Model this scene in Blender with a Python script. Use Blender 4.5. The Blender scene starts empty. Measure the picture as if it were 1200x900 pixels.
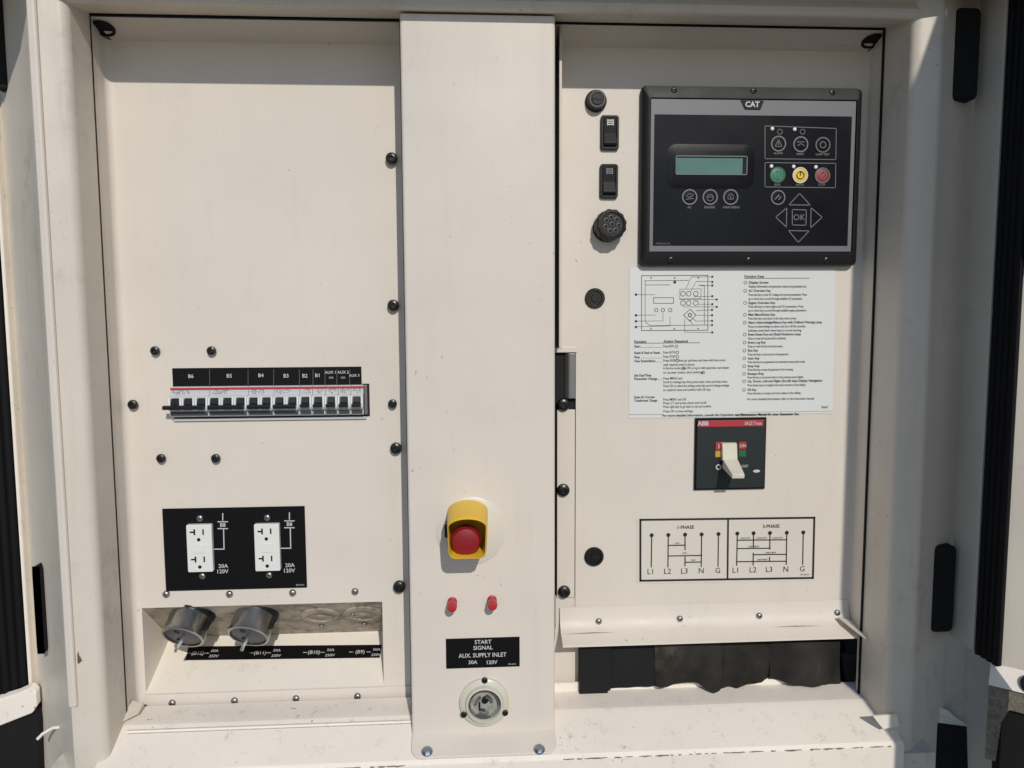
import bpy, bmesh, math, random
from mathutils import Vector, Matrix
random.seed(7)
sc = bpy.context.scene
C = sc.collection

# ------------------------------------------------------------------ camera
H = 1.45            # height of the eye above the ground
D = 1.08            # metres from the eye to the panel sheets
F, CX, CY = 900.0, 600.0, 450.0
_dn = Vector((645 - CX, 10200 - CY, F)).normalized()
_ax = Vector((15400 - CX, 310 - CY, F)); _ax = (_ax - _dn * _ax.dot(_dn)).normalized()
_nf = _ax.cross(_dn)
cam_d = bpy.data.cameras.new('camera'); cam = bpy.data.objects.new('camera', cam_d); C.objects.link(cam)
cam_d.sensor_width = 36; cam_d.lens = 36 * F / 1200; cam_d.clip_start = 0.02; cam_d.clip_end = 500
def _c2w(v):        # camera axes (right, down, forward) -> world
    return Vector((v.dot(_ax), v.dot(_nf), -v.dot(_dn)))
r_, u_, b_ = _c2w(Vector((1, 0, 0))), _c2w(Vector((0, -1, 0))), _c2w(Vector((0, 0, -1)))
cam.matrix_world = Matrix(((r_.x, u_.x, b_.x, 0), (r_.y, u_.y, b_.y, -D), (r_.z, u_.z, b_.z, H), (0, 0, 0, 1)))
sc.camera = cam
sc.cycles.diffuse_bounces = 4; sc.cycles.glossy_bounces = 3

# ------------------------------------------------------------------ light
TA, TE = 0.19, 0.64
S = Vector((TA, -1, TE)).normalized()
sun_d = bpy.data.lights.new('sun', 'SUN'); sun_d.energy = 4.0; sun_d.angle = math.radians(0.5); sun_d.color = (1, 0.945, 0.865)
sun = bpy.data.objects.new('sun', sun_d); C.objects.link(sun)
sun.rotation_euler = S.to_track_quat('Z', 'Y').to_euler(); sun.location = (1, -5, 5)
w = bpy.data.worlds.new('World'); sc.world = w; w.use_nodes = True
nt = w.node_tree; bg = nt.nodes['Background']
sky = nt.nodes.new('ShaderNodeTexSky'); sky.sky_type = 'NISHITA'; sky.sun_disc = False; sky.dust_density = 0.3; sky.ozone_density = 3.2
sky.sun_elevation = math.asin(S.z); sky.sun_rotation = math.atan2(S.x, S.y)
nt.links.new(sky.outputs[0], bg.inputs[0]); bg.inputs[1].default_value = 0.14
vs = sc.view_settings
vs.view_transform = 'Standard'; vs.look = 'None'; vs.gamma = 1; vs.use_curve_mapping = False; vs.exposure = -0.66

# ------------------------------------------------------------------ pixel -> place
def W(px, py, d=0.0):
    """point of the plane that stands d metres in front of the panel sheets"""
    r = Vector((px - CX, py - CY, F)); t = (D - d) / r.dot(_nf)
    return Vector((r.dot(_ax) * t, d, -r.dot(_dn) * t))
def WX(px, py, d=0.0): return W(px, py, d).x
def WZ(px, py, d=0.0): return W(px, py, d).z
def WP(px, py, p, n):
    """point where the line of sight meets the plane through p with normal n  (X, d, Z)"""
    r = Vector((px - CX, py - CY, F)); v = Vector((r.dot(_ax), -r.dot(_nf), -r.dot(_dn)))
    o = Vector((0, D, 0)); t = (Vector(p) - o).dot(n) / v.dot(n)
    return o + v * t
def PX(d=0.0): return (D - d) / F      # metres in one photo pixel at depth d

# ------------------------------------------------------------------ materials
MATS = {}
def mat(name, col, rough=0.5, metal=0.0, spec=0.5, mottle=0.0, bump=0.0, bscale=300, dirt=0.0, dcol=(0.12, 0.1, 0.075),
        dscale=9, streak=0.0, coat=0.0, rvar=0.0, mscale=5.0, stretch=(1, 1, 1), speck=0.0, scratch=0.0, dthr=(.56, .72), wave=0.0):
    m = bpy.data.materials.new(name); m.use_nodes = True; t = m.node_tree; b = t.nodes['Principled BSDF']
    b.inputs['Base Color'].default_value = (*col, 1); b.inputs['Roughness'].default_value = rough
    b.inputs['Metallic'].default_value = metal; b.inputs['Specular IOR Level'].default_value = spec
    b.inputs['Coat Weight'].default_value = coat
    N = t.nodes.new; L = t.links.new
    geo = N('ShaderNodeNewGeometry'); mp = N('ShaderNodeMapping'); L(geo.outputs['Position'], mp.inputs[0])
    mp.inputs['Scale'].default_value = stretch
    def noise(scale, detail=3, rough_=0.55, src=None):
        n = N('ShaderNodeTexNoise'); n.inputs['Scale'].default_value = scale; n.inputs['Detail'].default_value = detail
        n.inputs['Roughness'].default_value = rough_; L(src or mp.outputs[0], n.inputs['Vector']); return n.outputs[0]
    def ramp(src, a, b2, v0=0.0, v1=1.0):
        n = N('ShaderNodeMapRange'); n.inputs[1].default_value = a; n.inputs[2].default_value = b2
        n.inputs[3].default_value = v0; n.inputs[4].default_value = v1; L(src, n.inputs[0]); return n.outputs[0]
    def mul(a, b2):
        n = N('ShaderNodeMath'); n.operation = 'MULTIPLY'; L(a, n.inputs[0])
        if isinstance(b2, float): n.inputs[1].default_value = b2
        else: L(b2, n.inputs[1])
        return n.outputs[0]
    def mix(fac, a, b2):
        n = N('ShaderNodeMix'); n.data_type = 'RGBA'; L(fac, n.inputs[0])
        for i, v in ((6, a), (7, b2)):
            if isinstance(v, tuple): n.inputs[i].default_value = (*v, 1)
            else: L(v, n.inputs[i])
        return n.outputs[2]
    cur = None
    if mottle:
        k0, k1 = 1 - mottle, 1 + mottle * 0.6
        cur = mix(ramp(noise(mscale, 5), 0.3, 0.7), tuple(c * k0 for c in col), tuple(min(1, c * k1) for c in col))
    if dirt:
        f = mul(ramp(noise(dscale, 6, 0.7), *dthr), ramp(noise(dscale * 4, 4, 0.7), 0.42, 0.62))
        cur = mix(mul(f, dirt), cur or col, dcol)
    if speck:
        f = mul(ramp(noise(150, 2), 0.70, 0.74), ramp(noise(14, 2), 0.5, 0.62))
        cur = mix(mul(f, speck), cur or col, dcol)
    if streak:
        m2 = N('ShaderNodeMapping'); L(geo.outputs['Position'], m2.inputs[0]); m2.inputs['Scale'].default_value = (14, 14, 1.3)
        f = ramp(noise(3.0, 5, 0.65, m2.outputs[0]), 0.55, 0.8)
        cur = mix(mul(f, streak), cur or col, dcol)
    if scratch:
        for sc3, thr, rot in (((60, 60, 5), .70, (.1, .25, 0)), ((26, 60, 60), .735, (.3, .9, .2))):
            m3 = N('ShaderNodeMapping'); L(geo.outputs['Position'], m3.inputs[0]); m3.inputs['Scale'].default_value = sc3
            m3.inputs['Rotation'].default_value = rot
            f = mul(ramp(noise(3.0, 4, 0.6, m3.outputs[0]), thr, thr+.06), ramp(noise(6, 3), 0.52, 0.7))
            cur = mix(mul(f, scratch), cur or col, dcol)
    if cur: L(cur, b.inputs['Base Color'])
    if rvar: L(ramp(noise(17, 4), 0.3, 0.7, max(0.02, rough - rvar), rough + rvar), b.inputs['Roughness'])
    if bump:
        n = noise(bscale, 2)
        if wave:
            a_ = N('ShaderNodeMath'); a_.operation = 'MULTIPLY_ADD'; L(noise(3.2, 2), a_.inputs[0]); a_.inputs[1].default_value = wave; L(n, a_.inputs[2]); n = a_.outputs[0]
        bp = N('ShaderNodeBump'); bp.inputs['Strength'].default_value = bump
        bp.inputs['Distance'].default_value = 0.002; L(n, bp.inputs['Height']); L(bp.outputs[0], b.inputs['Normal'])
    MATS[name] = m; return m
CREAM = (0.695, 0.634, 0.56)
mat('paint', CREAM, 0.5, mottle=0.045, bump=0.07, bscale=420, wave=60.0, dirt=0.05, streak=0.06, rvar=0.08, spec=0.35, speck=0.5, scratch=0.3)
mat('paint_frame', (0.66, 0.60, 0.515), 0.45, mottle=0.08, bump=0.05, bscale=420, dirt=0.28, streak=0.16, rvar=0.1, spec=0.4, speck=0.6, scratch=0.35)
mat('paint_sunlit', (0.85, 0.785, 0.695), 0.55, mottle=0.06, bump=0.06, bscale=420, dirt=0.30, dscale=45, streak=0.0, rvar=0.1, spec=0.3, speck=0.9, scratch=0.55)  # same cream, lightened so the colour carries the strong sun on these sheets
mat('paint_pocket_sunlit', (0.85, 0.79, 0.69), 0.55, mottle=0.05, bump=0.05, bscale=420, dirt=0.25, dscale=20, spec=0.3)  # cream lightened to put the sun on the pocket floor into its colour
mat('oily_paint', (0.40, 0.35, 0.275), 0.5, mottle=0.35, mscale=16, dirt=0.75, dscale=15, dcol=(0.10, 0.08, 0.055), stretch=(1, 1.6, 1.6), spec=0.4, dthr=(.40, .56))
mat('black_label', (0.004, 0.004, 0.005), 0.36, spec=0.25)
mat('white_print', (0.56, 0.56, 0.56), 0.5)
mat('grey_print', (0.16, 0.165, 0.175), 0.5)
mat('dim_print', (0.11, 0.115, 0.12), 0.5)
mat('black_print', (0.012, 0.012, 0.014), 0.5)
mat('sticker_white', (0.70, 0.71, 0.70), 0.38, mottle=0.03)
mat('sticker_cream', (0.68, 0.63, 0.56), 0.4, mottle=0.03)
mat('black_plastic', (0.007, 0.007, 0.008), 0.42, spec=0.3, bump=0.05, bscale=900, rvar=0.08)
mat('bezel_plastic', (0.011, 0.011, 0.0115), 0.48, spec=0.28, bump=0.08, bscale=1200, rvar=0.06)
mat('face_grey', (0.16, 0.16, 0.175), 0.42, mottle=0.03)
mat('membrane', (0.0055, 0.006, 0.0085), 0.33, rvar=0.06, mottle=0.2, spec=0.16)
mat('lcd', (0.10, 0.205, 0.175), 0.16, mottle=0.1, mscale=30)
mat('lcd_frame', (0.25, 0.27, 0.28), 0.35)
mat('key_green', (0.03, 0.22, 0.13), 0.4); mat('key_yellow', (0.80, 0.55, 0.06), 0.4); mat('key_red', (0.30, 0.025, 0.03), 0.4)
mat('lamp_lens', (0.85, 0.87, 0.9), 0.25)
mat('rubber', (0.012, 0.012, 0.013), 0.75, bump=0.2, bscale=250, spec=0.2)
mat('seal', (0.005, 0.005, 0.006), 0.6, spec=0.18)
mat('rubber_dusty', (0.026, 0.024, 0.021), 0.8, mottle=0.5, mscale=18, bump=0.25, bscale=120, dirt=0.5, dcol=(0.12, 0.1, 0.08), spec=0.2)
mat('dark_cavity', (0.012, 0.012, 0.012), 0.9)
mat('steel', (0.62, 0.62, 0.62), 0.28, metal=1.0, rvar=0.1, mottle=0.15, mscale=60)
mat('steel_shell', (0.42, 0.42, 0.42), 0.30, metal=1.0, rvar=0.12, mottle=0.25, mscale=40, dirt=0.5, dscale=30)
mat('zinc', (0.36, 0.36, 0.36), 0.38, metal=1.0, rvar=0.1, mottle=0.2, mscale=80)
mat('steel_grey', (0.22, 0.22, 0.22), 0.45, metal=0.6, mottle=0.15, rvar=0.1)
mat('screw_black', (0.010, 0.010, 0.010), 0.30, spec=0.5)
mat('cheek_white', (0.72, 0.74, 0.75), 0.4)
mat('breaker_grey', (0.52, 0.54, 0.55), 0.5, mottle=0.04)
mat('breaker_dark', (0.045, 0.05, 0.06), 0.4)
mat('breaker_red', (0.46, 0.03, 0.045), 0.45)
mat('mccb_face', (0.011, 0.018, 0.019), 0.45, mottle=0.15)
mat('lever_cream', (0.66, 0.63, 0.52), 0.45, mottle=0.08, mscale=30)
mat('outlet_white', (0.74, 0.74, 0.71), 0.35)
mat('estop_yellow', (0.80, 0.50, 0.03), 0.40, spec=0.4)
mat('estop_red', (0.24, 0.009, 0.014), 0.45, spec=0.4, mottle=0.1)
mat('post_red', (0.42, 0.02, 0.03), 0.4)
mat('ring_ivory', (0.68, 0.645, 0.56), 0.35)
mat('inlet_ivory', (0.60, 0.57, 0.475), 0.3, coat=0.3, mottle=0.06)
mat('inlet_face', (0.34, 0.34, 0.30), 0.4, mottle=0.3, mscale=90, dirt=0.6, dscale=60)
mat('bolt_blue', (0.42, 0.47, 0.52), 0.35, metal=1.0, rvar=0.1)
mat('foam', (0.20, 0.18, 0.14), 0.95, bump=0.9, bscale=220, mottle=0.4, mscale=160)
mat('foam_black', (0.003, 0.003, 0.0035), 0.95, bump=0.5, bscale=200)
mat('grime_and_shade', (0.22, 0.185, 0.145), 0.9, mottle=0.5, mscale=200)
mat('rust', (0.17, 0.095, 0.05), 0.9, mottle=0.5, mscale=120)
mat('concrete', (0.25, 0.235, 0.215), 0.9, mottle=0.15)
mat('symbol_yellow', (0.55, 0.33, 0.03), 0.5); mat('symbol_green', (0.02, 0.12, 0.05), 0.5)

# ------------------------------------------------------------------ mesh helpers   coordinates: (X right, d towards the eye, Z up from eye height)
def V(p): return Vector(p)
class MB:
    def __init__(s): s.v = []; s.f = []
    def add(s, vs_, fs):
        o = len(s.v); s.v += [tuple(p) for p in vs_]; s.f += [tuple(i + o for i in f) for f in fs]; return s
    def poly(s, pts): return s.add(pts, [tuple(range(len(pts)))])
    def box(s, x0, x1, d0, d1, z0, z1):
        x0, x1 = sorted((x0, x1)); d0, d1 = sorted((d0, d1)); z0, z1 = sorted((z0, z1))
        p = [(x, d, z) for d in (d0, d1) for z in (z0, z1) for x in (x0, x1)]
        return s.add(p, [(0, 2, 3, 1), (4, 5, 7, 6), (0, 1, 5, 4), (2, 6, 7, 3), (0, 4, 6, 2), (1, 3, 7, 5)])
    def loft(s, a, b, caps=True):
        n = len(a); f = [(i, (i + 1) % n, n + (i + 1) % n, n + i) for i in range(n)]
        if caps: f += [tuple(range(n))[::-1], tuple(range(n, 2 * n))]
        return s.add(list(a) + list(b), f)
    def lofts(s, rings, cap0=True, cap1=True):
        n = len(rings[0]); vs_ = [p for r in rings for p in r]; f = []
        for k in range(len(rings) - 1):
            f += [(k*n + i, k*n + (i+1) % n, (k+1)*n + (i+1) % n, (k+1)*n + i) for i in range(n)]
        if cap0: f.append(tuple(range(n))[::-1])
        if cap1: f.append(tuple(range((len(rings)-1)*n, len(rings)*n)))
        return s.add(vs_, f)
    def prism(s, pts2, d0, d1):     # polygon in (X, Z)
        return s.loft([(x, d0, z) for x, z in pts2], [(x, d1, z) for x, z in pts2])
    def bar(s, prof, z0, z1, caps=True):       # plan profile (X, d), stood upright
        return s.loft([(x, d, z0) for x, d in prof], [(x, d, z1) for x, d in prof], caps)
    def rail(s, prof, x0, x1):      # side profile (d, Z), run along X
        return s.loft([(x0, d, z) for d, z in prof], [(x1, d, z) for d, z in prof])
    def lathe(s, c, ax, prof, n=24, cap0=True, cap1=True):    # prof: (radius, height along ax)
        c = V(c); ax = V(ax).normalized(); u = ax.orthogonal().normalized(); v = ax.cross(u)
        rings = [[c + ax * h + (u * math.cos(2*math.pi*i/n) + v * math.sin(2*math.pi*i/n)) * r for i in range(n)] for r, h in prof]
        return s.lofts(rings, cap0, cap1)
    def tube(s, pts, r, n=8):
        pts = [V(p) for p in pts]; rings = []
        for i, p in enumerate(pts):
            t = (pts[min(i+1, len(pts)-1)] - pts[max(i-1, 0)]).normalized()
            u = t.cross(V((0.31, 0.17, 0.93))).normalized(); v = t.cross(u)
            rings.append([p + (u * math.cos(2*math.pi*k/n) + v * math.sin(2*math.pi*k/n)) * r for k in range(n)])
        return s.lofts(rings)
    def line(s, pts, wd, d, closed=False):      # flat printed line in (X, Z)
        pts = [Vector((p[0], p[1])) for p in pts]
        if closed: pts = pts + [pts[0]]
        for a, b in zip(pts, pts[1:]):
            t = (b - a)
            if t.length < 1e-7: continue
            t.normalize(); n = Vector((-t.y, t.x)) * wd / 2; e = t * wd / 2
            q = [a - e + n, b + e + n, b + e - n, a - e - n]
            s.poly([(p.x, d, p.y) for p in q])
        return s
    def disc(s, c, r, d, n=20):
        return s.poly([(c[0] + r*math.cos(2*math.pi*i/n), d, c[1] + r*math.sin(2*math.pi*i/n)) for i in range(n)])
    def ring(s, c, r0, r1, d, n=24):
        a = [(c[0] + r0*math.cos(2*math.pi*i/n), d, c[1] + r0*math.sin(2*math.pi*i/n)) for i in range(n)]
        b = [(c[0] + r1*math.cos(2*math.pi*i/n), d, c[1] + r1*math.sin(2*math.pi*i/n)) for i in range(n)]
        return s.loft(a, b, False)
    def text(s, body, at, size, d, align='CENTER', bold=0.0, squeeze=1.0, fit=None, place=None):
        vs_, fs = glyphs(body, align, bold)
        if not vs_: return s
        if fit:
            wd = max(p[0] for p in vs_) - min(p[0] for p in vs_); squeeze = fit / (wd * size)
        if place: return s.add([place(p[0] * size * squeeze, p[1] * size) for p in vs_], fs)
        return s.add([(at[0] + p[0] * size * squeeze, d, at[1] + p[1] * size) for p in vs_], fs)
    def mesh(s, name, m, off, smooth, flip=False):
        me = bpy.data.meshes.new(name)
        me.from_pydata([(x - off.x, -d - off.y, z + H - off.z) for x, d, z in s.v], [], s.f)
        bm = bmesh.new(); bm.from_mesh(me); bmesh.ops.remove_doubles(bm, verts=bm.verts, dist=1e-6)
        bmesh.ops.recalc_face_normals(bm, faces=bm.faces); bm.to_mesh(me); bm.free()
        me.materials.append(MATS[m])
        if smooth: me.shade_smooth()
        return me
    def build(s, name, m, parent=None, bevel=0.0, smooth=False, seg=2, origin=None):
        root = parent
        while root and root.parent: root = root.parent
        off = root.location.copy() if root else Vector((0, 0, 0))
        if origin: off = Vector((origin[0], -origin[1], origin[2] + H))
        me = s.mesh(name, m, off, smooth); o = bpy.data.objects.new(name, me); C.objects.link(o)
        if name in STUFF: o['kind'] = 'stuff'
        if root: o.parent = parent
        elif origin: o.location = off
        if smooth:
            me.set_sharp_from_angle(angle=math.radians(38))
        if bevel:
            b = o.modifiers.new('bevel', 'BEVEL'); b.width = bevel; b.segments = seg; b.limit_method = 'ANGLE'; b.angle_limit = math.radians(35)
        return o
_g = {}
def glyphs(body, align, bold):
    k = (body, align, bold)
    if k not in _g:
        cu = bpy.data.curves.new('t', 'FONT'); cu.body = body; cu.align_x = align; cu.align_y = 'CENTER'; cu.size = 1
        cu.resolution_u = 2; cu.offset = bold; cu.fill_mode = 'FRONT'
        o = bpy.data.objects.new('t', cu); me = bpy.data.meshes.new_from_object(o)
        _g[k] = ([(v.co.x, v.co.y) for v in me.vertices], [tuple(p.vertices) for p in me.polygons])
        bpy.data.objects.remove(o); bpy.data.meshes.remove(me); bpy.data.curves.remove(cu)
    return _g[k]
STUFF = ('lettering', 'bold_print', 'fine_print', 'key_symbol', 'divider', 'wiring_lines', 'symbol', 'rating_print', 'badge_lettering')
def tag(o, label, cat, group=None, kind=None):
    if label: o['label'] = label
    if cat: o['category'] = cat
    if group: o['group'] = group
    if kind: o['kind'] = kind
    return o
def thing(name, label, cat, at, group=None):      # at = (X, d, Z)
    o = bpy.data.objects.new(name, None); C.objects.link(o); o.location = (at[0], -at[1], at[2] + H)
    o.empty_display_size = 0.02
    return tag(o, label, cat, group)
def rrect(x0, x1, z0, z1, r, n=5):
    x0, x1 = sorted((x0, x1)); z0, z1 = sorted((z0, z1)); P = []
    for cx, cz, a0 in ((x1-r, z1-r, 0), (x0+r, z1-r, 90), (x0+r, z0+r, 180), (x1-r, z0+r, 270)):
        P += [(cx + r*math.cos(math.radians(a0 + 90*i/n)), cz + r*math.sin(math.radians(a0 + 90*i/n))) for i in range(n+1)]
    return P
def XZ(px, py, d=0.0):
    p = W(px, py, d); return (p.x, p.z)
def prect(a, b, d):        # two photo corners -> x0,x1,z0,z1 on plane d
    p, q = W(*a, d), W(*b, d); return p.x, q.x, q.z, p.z
_sm = {}
def fastener(parent, at, r, kind, name='screw', axis=None):
    """small shared-mesh fastener, child of parent; at = (X, d, Z) of its seat"""
    key = (kind, round(r, 4), axis)
    if key not in _sm:
        m = MB(); ax = axis or (0, 1, 0)
        if kind == 'black':      # button head, socket recess
            m.lathe((0, 0, 0), ax, [(r, 0), (r, r*.35), (r*.88, r*.62), (r*.55, r*.78), (r*.42, r*.78), (r*.36, r*.35)], 16)
            mm = 'screw_black'
        elif kind == 'plug':
            m.lathe((0, 0, 0), ax, [(r, 0), (r, r*.16), (r*.9, r*.26), (r*.72, r*.26), (r*.66, r*.10), (r*.40, r*.10), (r*.34, r*.22)], 24)
            mm = 'screw_black'
        elif kind == 'bolt':
            m.lathe((0, 0, 0), ax, [(r*1.3, 0), (r*1.3, r*.22), (r*1.2, r*.26)], 24); m.lathe((0, 0, 0), ax, [(r, r*.26), (r, r*.8), (r*.85, r*.95), (r*.4, r*.95), (r*.35, r*.85)], 6)
            mm = 'bolt_blue'
        else:                    # pan head with a cross recess
            m.lathe((0, 0, 0), ax, [(r, 0), (r, r*.3), (r*.85, r*.6), (r*.5, r*.78), (r*.30, r*.80), (r*.16, r*.35)], 16)
            mm = 'zinc'
        _sm[key] = m.mesh(name, mm, Vector((0, 0, H)), True)
        _sm[key].set_sharp_from_angle(angle=math.radians(40))
    o = bpy.data.objects.new(name, _sm[key]); C.objects.link(o); o.parent = parent
    root = parent
    while root.parent: root = root.parent
    o.location = Vector((at[0], -at[1], at[2] + H)) - root.location
    return o

# ------------------------------------------------------------------ the ground the set stands on
g = MB().poly([(-30, 30, -H), (30, 30, -H), (30, -30, -H), (-30, -30, -H)]).build('ground', 'concrete'); g['kind'] = 'structure'

# ------------------------------------------------------------------ cabinet frame
XL, XR = -0.470, 0.569            # clear opening between the jambs
ZT = 0.378                        # top of the opening at the seam
frame = thing('generator_enclosure', 'cream painted steel generator enclosure framing both panels, doors open', 'enclosure', (0, 0.05, -0.58))
T = 0.003
def sheet(prof, t=T):             # open plan polyline -> closed thin profile
    P = [Vector(p) for p in prof]; out = []
    for i, p in enumerate(P):
        a = P[max(i-1, 0)]; b = P[min(i+1, len(P)-1)]; t_ = (b - a).normalized(); n = Vector((t_.y, -t_.x))
        out.append(p + n * t)
    return [tuple(p) for p in P] + [tuple(p) for p in reversed(out)]
def arc(c, r, a0, a1, n=5):
    return [(c[0] + r*math.cos(math.radians(a0 + (a1-a0)*i/n)), c[1] + r*math.sin(math.radians(a0 + (a1-a0)*i/n))) for i in range(n+1)]
ZB = -0.66
# left post, seen from inside out: seam, inner face, rounded corner, front face, raised edge strip, sloping back to the door gap
xr = WX(67, 450, .106)
pl = [(XL+.001, .030), (XL+.001, .037), (XL+.0015, .090)] + arc((XL-.0105, .090), .012, 5, 85, 5) + [(xr+.004, .1055), (xr, .1075), (xr-.006, .1065)]
MB().bar(sheet(pl[::-1]), ZB, 0.42).build('jamb', 'paint_frame', frame, smooth=True)
xg = WX(16, 450, -.055)
pl2 = [(xr-.006, .1035), (xr-.011, .098), (xr-.030, .073), (xr-.055, .040), (xg, -.055), (xg-.012, -.060), (xg-.05, -.062)]
MB().bar(sheet(pl2[::-1]), ZB, 0.42).build('post', 'paint_frame', frame, smooth=True)
x1, x2, x3, x4 = WX(1058, 450, .100), WX(1087, 450, .104), WX(1108, 450, .085), WX(1127, 450, .05)
pr = [(XR-.001, .030), (XR-.001, .037), (x1-.004, .088)] + arc((x1+.008, .088), .012, 175, 95, 5) + [(x2-.006, .1035)]
pr2 = arc((x2-.006, .0885), .0147, 88, 40, 4) + [(x3, .074), (x4-.006, .054), (x4-.001, .046), (x4+.03, .044)]
MB().bar(sheet(pr[:-1] + pr2), ZB, 0.42).build('jamb', 'paint_frame', frame, smooth=True)
# raised edge strip along the left jamb, ending above the foot
ze = WZ(90, 828, .11)
MB().bar([(xr-.0085, .1040), (xr-.0085, .1085), (xr-.0065, .1105), (xr-.0005, .1115), (xr+.0020, .1105), (xr+.0030, .1085), (xr+.0030, .1060)], ze, 0.42).build('edge_strip', 'paint', frame, bevel=.0006)
# top beam and roof overhang (the overhang is above the picture and throws the shadow along the top)
MB().rail([(.0385, ZT+.002), (.0385, .47), (.094, .47), (.094, ZT+.014), (.099, ZT+.004), (.099, ZT-.004), (.094, ZT-.007)], XL-.05, XR+.05).build('beam', 'paint_frame', frame, bevel=.002)
DR = .15; zr = 0.307 + TE*DR
MB().rail([(.0, .475), (.0, .50), (DR, .50), (DR+.002, zr), (DR-.004, zr), (DR-.006, .473), (.095, .473)], -0.80, 0.95).build('roof', 'paint_frame', frame, bevel=.002)
MB().box(XL-.10, XR+.10, .094, .102, .4105, .468).build('roof_seal', 'seal', frame, bevel=.003)
# seam lines: black rubber gasket between the trays and the frame
gk = MB(); gk.box(XL-.0005, XL+.0015, .0385, .0415, -.56, ZT); gk.build('gasket', 'seal', frame)
gk = MB(); gk.box(XR-.0028, XR+.0005, .0385, .0415, -.56, ZT); gk.build('gasket', 'seal', frame)
gk = MB(); gk.box(XL, XR, .0375, .041, ZT-.0005, ZT+.0015); gk.build('gasket', 'seal', frame)

# sill: the sloping drip shelf with its back upstand and front face
SLP = 0.46
XCR_ = .1172; XCL_ = -.0767
def shelf_z(d): return -0.570 - SLP * (d - 0.085) if d > .053 else -.5553 + .10*(.053-d)
SF = 0.119
dsb = 0.010
zsb = shelf_z(dsb)
sh = MB()
xl, xrr = XL - .012, XR + .035
for a, b in (((dsb, 0), (SF-.004, 0)),):
    sh.rail([(dsb, zsb), (.048, shelf_z(.048)), (.053, shelf_z(.053)-.0002), (.058, shelf_z(.058)), (SF-.004, shelf_z(SF-.004)), (SF, shelf_z(SF)-.003), (SF, shelf_z(SF)-.08), (SF-.004, shelf_z(SF)-.08), (SF-.005, shelf_z(SF)-.006), (dsb, zsb-.004)], xl, xrr-.012)
sh.build('sill', 'paint_sunlit', frame, bevel=.0012)
MB().rail([(dsb, zsb-.004), (dsb, zsb+.013), (dsb-.003, zsb+.013), (dsb-.003, zsb-.004)], XCR_-.01, XR-.05).build('upstand', 'paint_sunlit', frame)
# lower ledges outside the jamb feet
for x0, x1_ in ((XR-.010, XR+.075), (XL-.09, XL-.012)):
    MB().rail([(.03, -.600), (.108, -.607), (.110, -.70), (.106, -.70), (.104, -.612), (.03, -.606)], x0, x1_).build('ledge', 'paint_frame', frame, bevel=.001)
# light weld lip on the left post foot, torn paint on the right foot
a = [WP(px, py, (0, .030, 0), V((0, 1, 0))) for px, py in ((44, 866), (50, 860), (62, 853), (95, 850))]
MB().tube(a, .0022, 6).build('weld_bead', 'paint_sunlit', frame, smooth=True)
p = W(93, 772, .108)
MB().prism([(p.x-.0030, p.z-.007), (p.x-.0012, p.z-.0062), (p.x+.0006, p.z-.004), (p.x+.0022, p.z-.0032), (p.x+.0008, p.z-.0005), (p.x+.0002, p.z+.002), (p.x-.0012, p.z+.0042), (p.x-.0016, p.z+.009), (p.x-.0030, p.z+.005)], .1066, .1069).build('rust_spot', 'rust', frame)
for pts in (((1022, 838), (1050, 836), (1052, 850), (1034, 853), (1028, 846)),):
    q = [WP(x, y, (0, .104, 0), V((0, 1, 0))) for x, y in pts]
    MB().loft([tuple(v) for v in q], [(v.x, v.y+.003, v.z) for v in q]).build('foot_plate', 'paint_sunlit', frame)
rw = random.Random(5); m = MB(); x = xl+.05
while x < xrr-.03:
    ln = .004 + .03*rw.random()**2; h = .0008 + .0018*rw.random()
    if not (XCL_-.004 < x+ln and x < XCR_+.004):
        zf = shelf_z(SF)-.003; n6 = 7
        top = [(x + ln*i/n6, zf + .0004 + .0008*rw.random()) for i in range(n6+1)]; bot_ = [(x + ln*i/n6, zf - h*(.3+.7*rw.random())*math.sin(math.pi*(i+.4)/(n6+.8))) for i in range(n6, -1, -1)]
        m.poly([(a_, SF+.0003, b_) for a_, b_ in top+bot_])
    x += ln + .012*rw.random()
m.build('chipped_edge', 'grime_and_shade', frame)['kind'] = 'stuff'
# black rubber stops in the door gaps
def stop(pxs, d0, d1):
    (ax, ay), (bx, by) = pxs
    X0, X1, z0, z1 = prect((ax, ay), (bx, by), d1)
    MB().prism(rrect(X0, X1, z0, z1, .008), d0, d1).build('rubber_stop', 'rubber', frame, bevel=.003)
stop(((-16, -8), (9, 105)), -.06, -.005)
stop(((37, 664), (53, 766)), -.045, .020)
stop(((1122, 8), (1146, 117)), .045, .080)
stop(((1096, 640), (1117, 741)), .045, .074)

# ------------------------------------------------------------------ doors
Xd = WX(1127, 450, .058)
ztop, zlow = .56, WZ(1150, 784, .16)
ang = math.radians(40)
sk = [(Xd+.010, .152), (Xd+.010+.5*math.cos(ang), .152+.5*math.sin(ang)), (Xd+.012+.5*math.cos(ang), .149+.5*math.sin(ang)), (Xd+.012, .149)]
zc = WZ(1190, 290, .16)
door = MB().bar(sk, zlow, ztop).build('door', 'paint_frame', frame)
door['label'] = 'cream door with ribbed black seal standing open on the right'
MB().bar([(Xd, .056), (Xd-.001, .110), (Xd+.003, .110), (Xd+.004, .056)], zlow+.002, ztop).build('hinge_strip', 'paint_frame', door, bevel=.001)
for i in range(4):
    d0 = .1125 + i*.0105
    MB().lathe((Xd+.0035+.0006*i, d0+.005, zlow), (0, 0, 1), [(.0056, 0), (.0056, ztop-zlow)], 10).build('seal_rib', 'seal', door, smooth=True)
MB().box(Xd+.006, Xd+.02, .105, .150, zlow, ztop).build('seal_base', 'seal', door)
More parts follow.
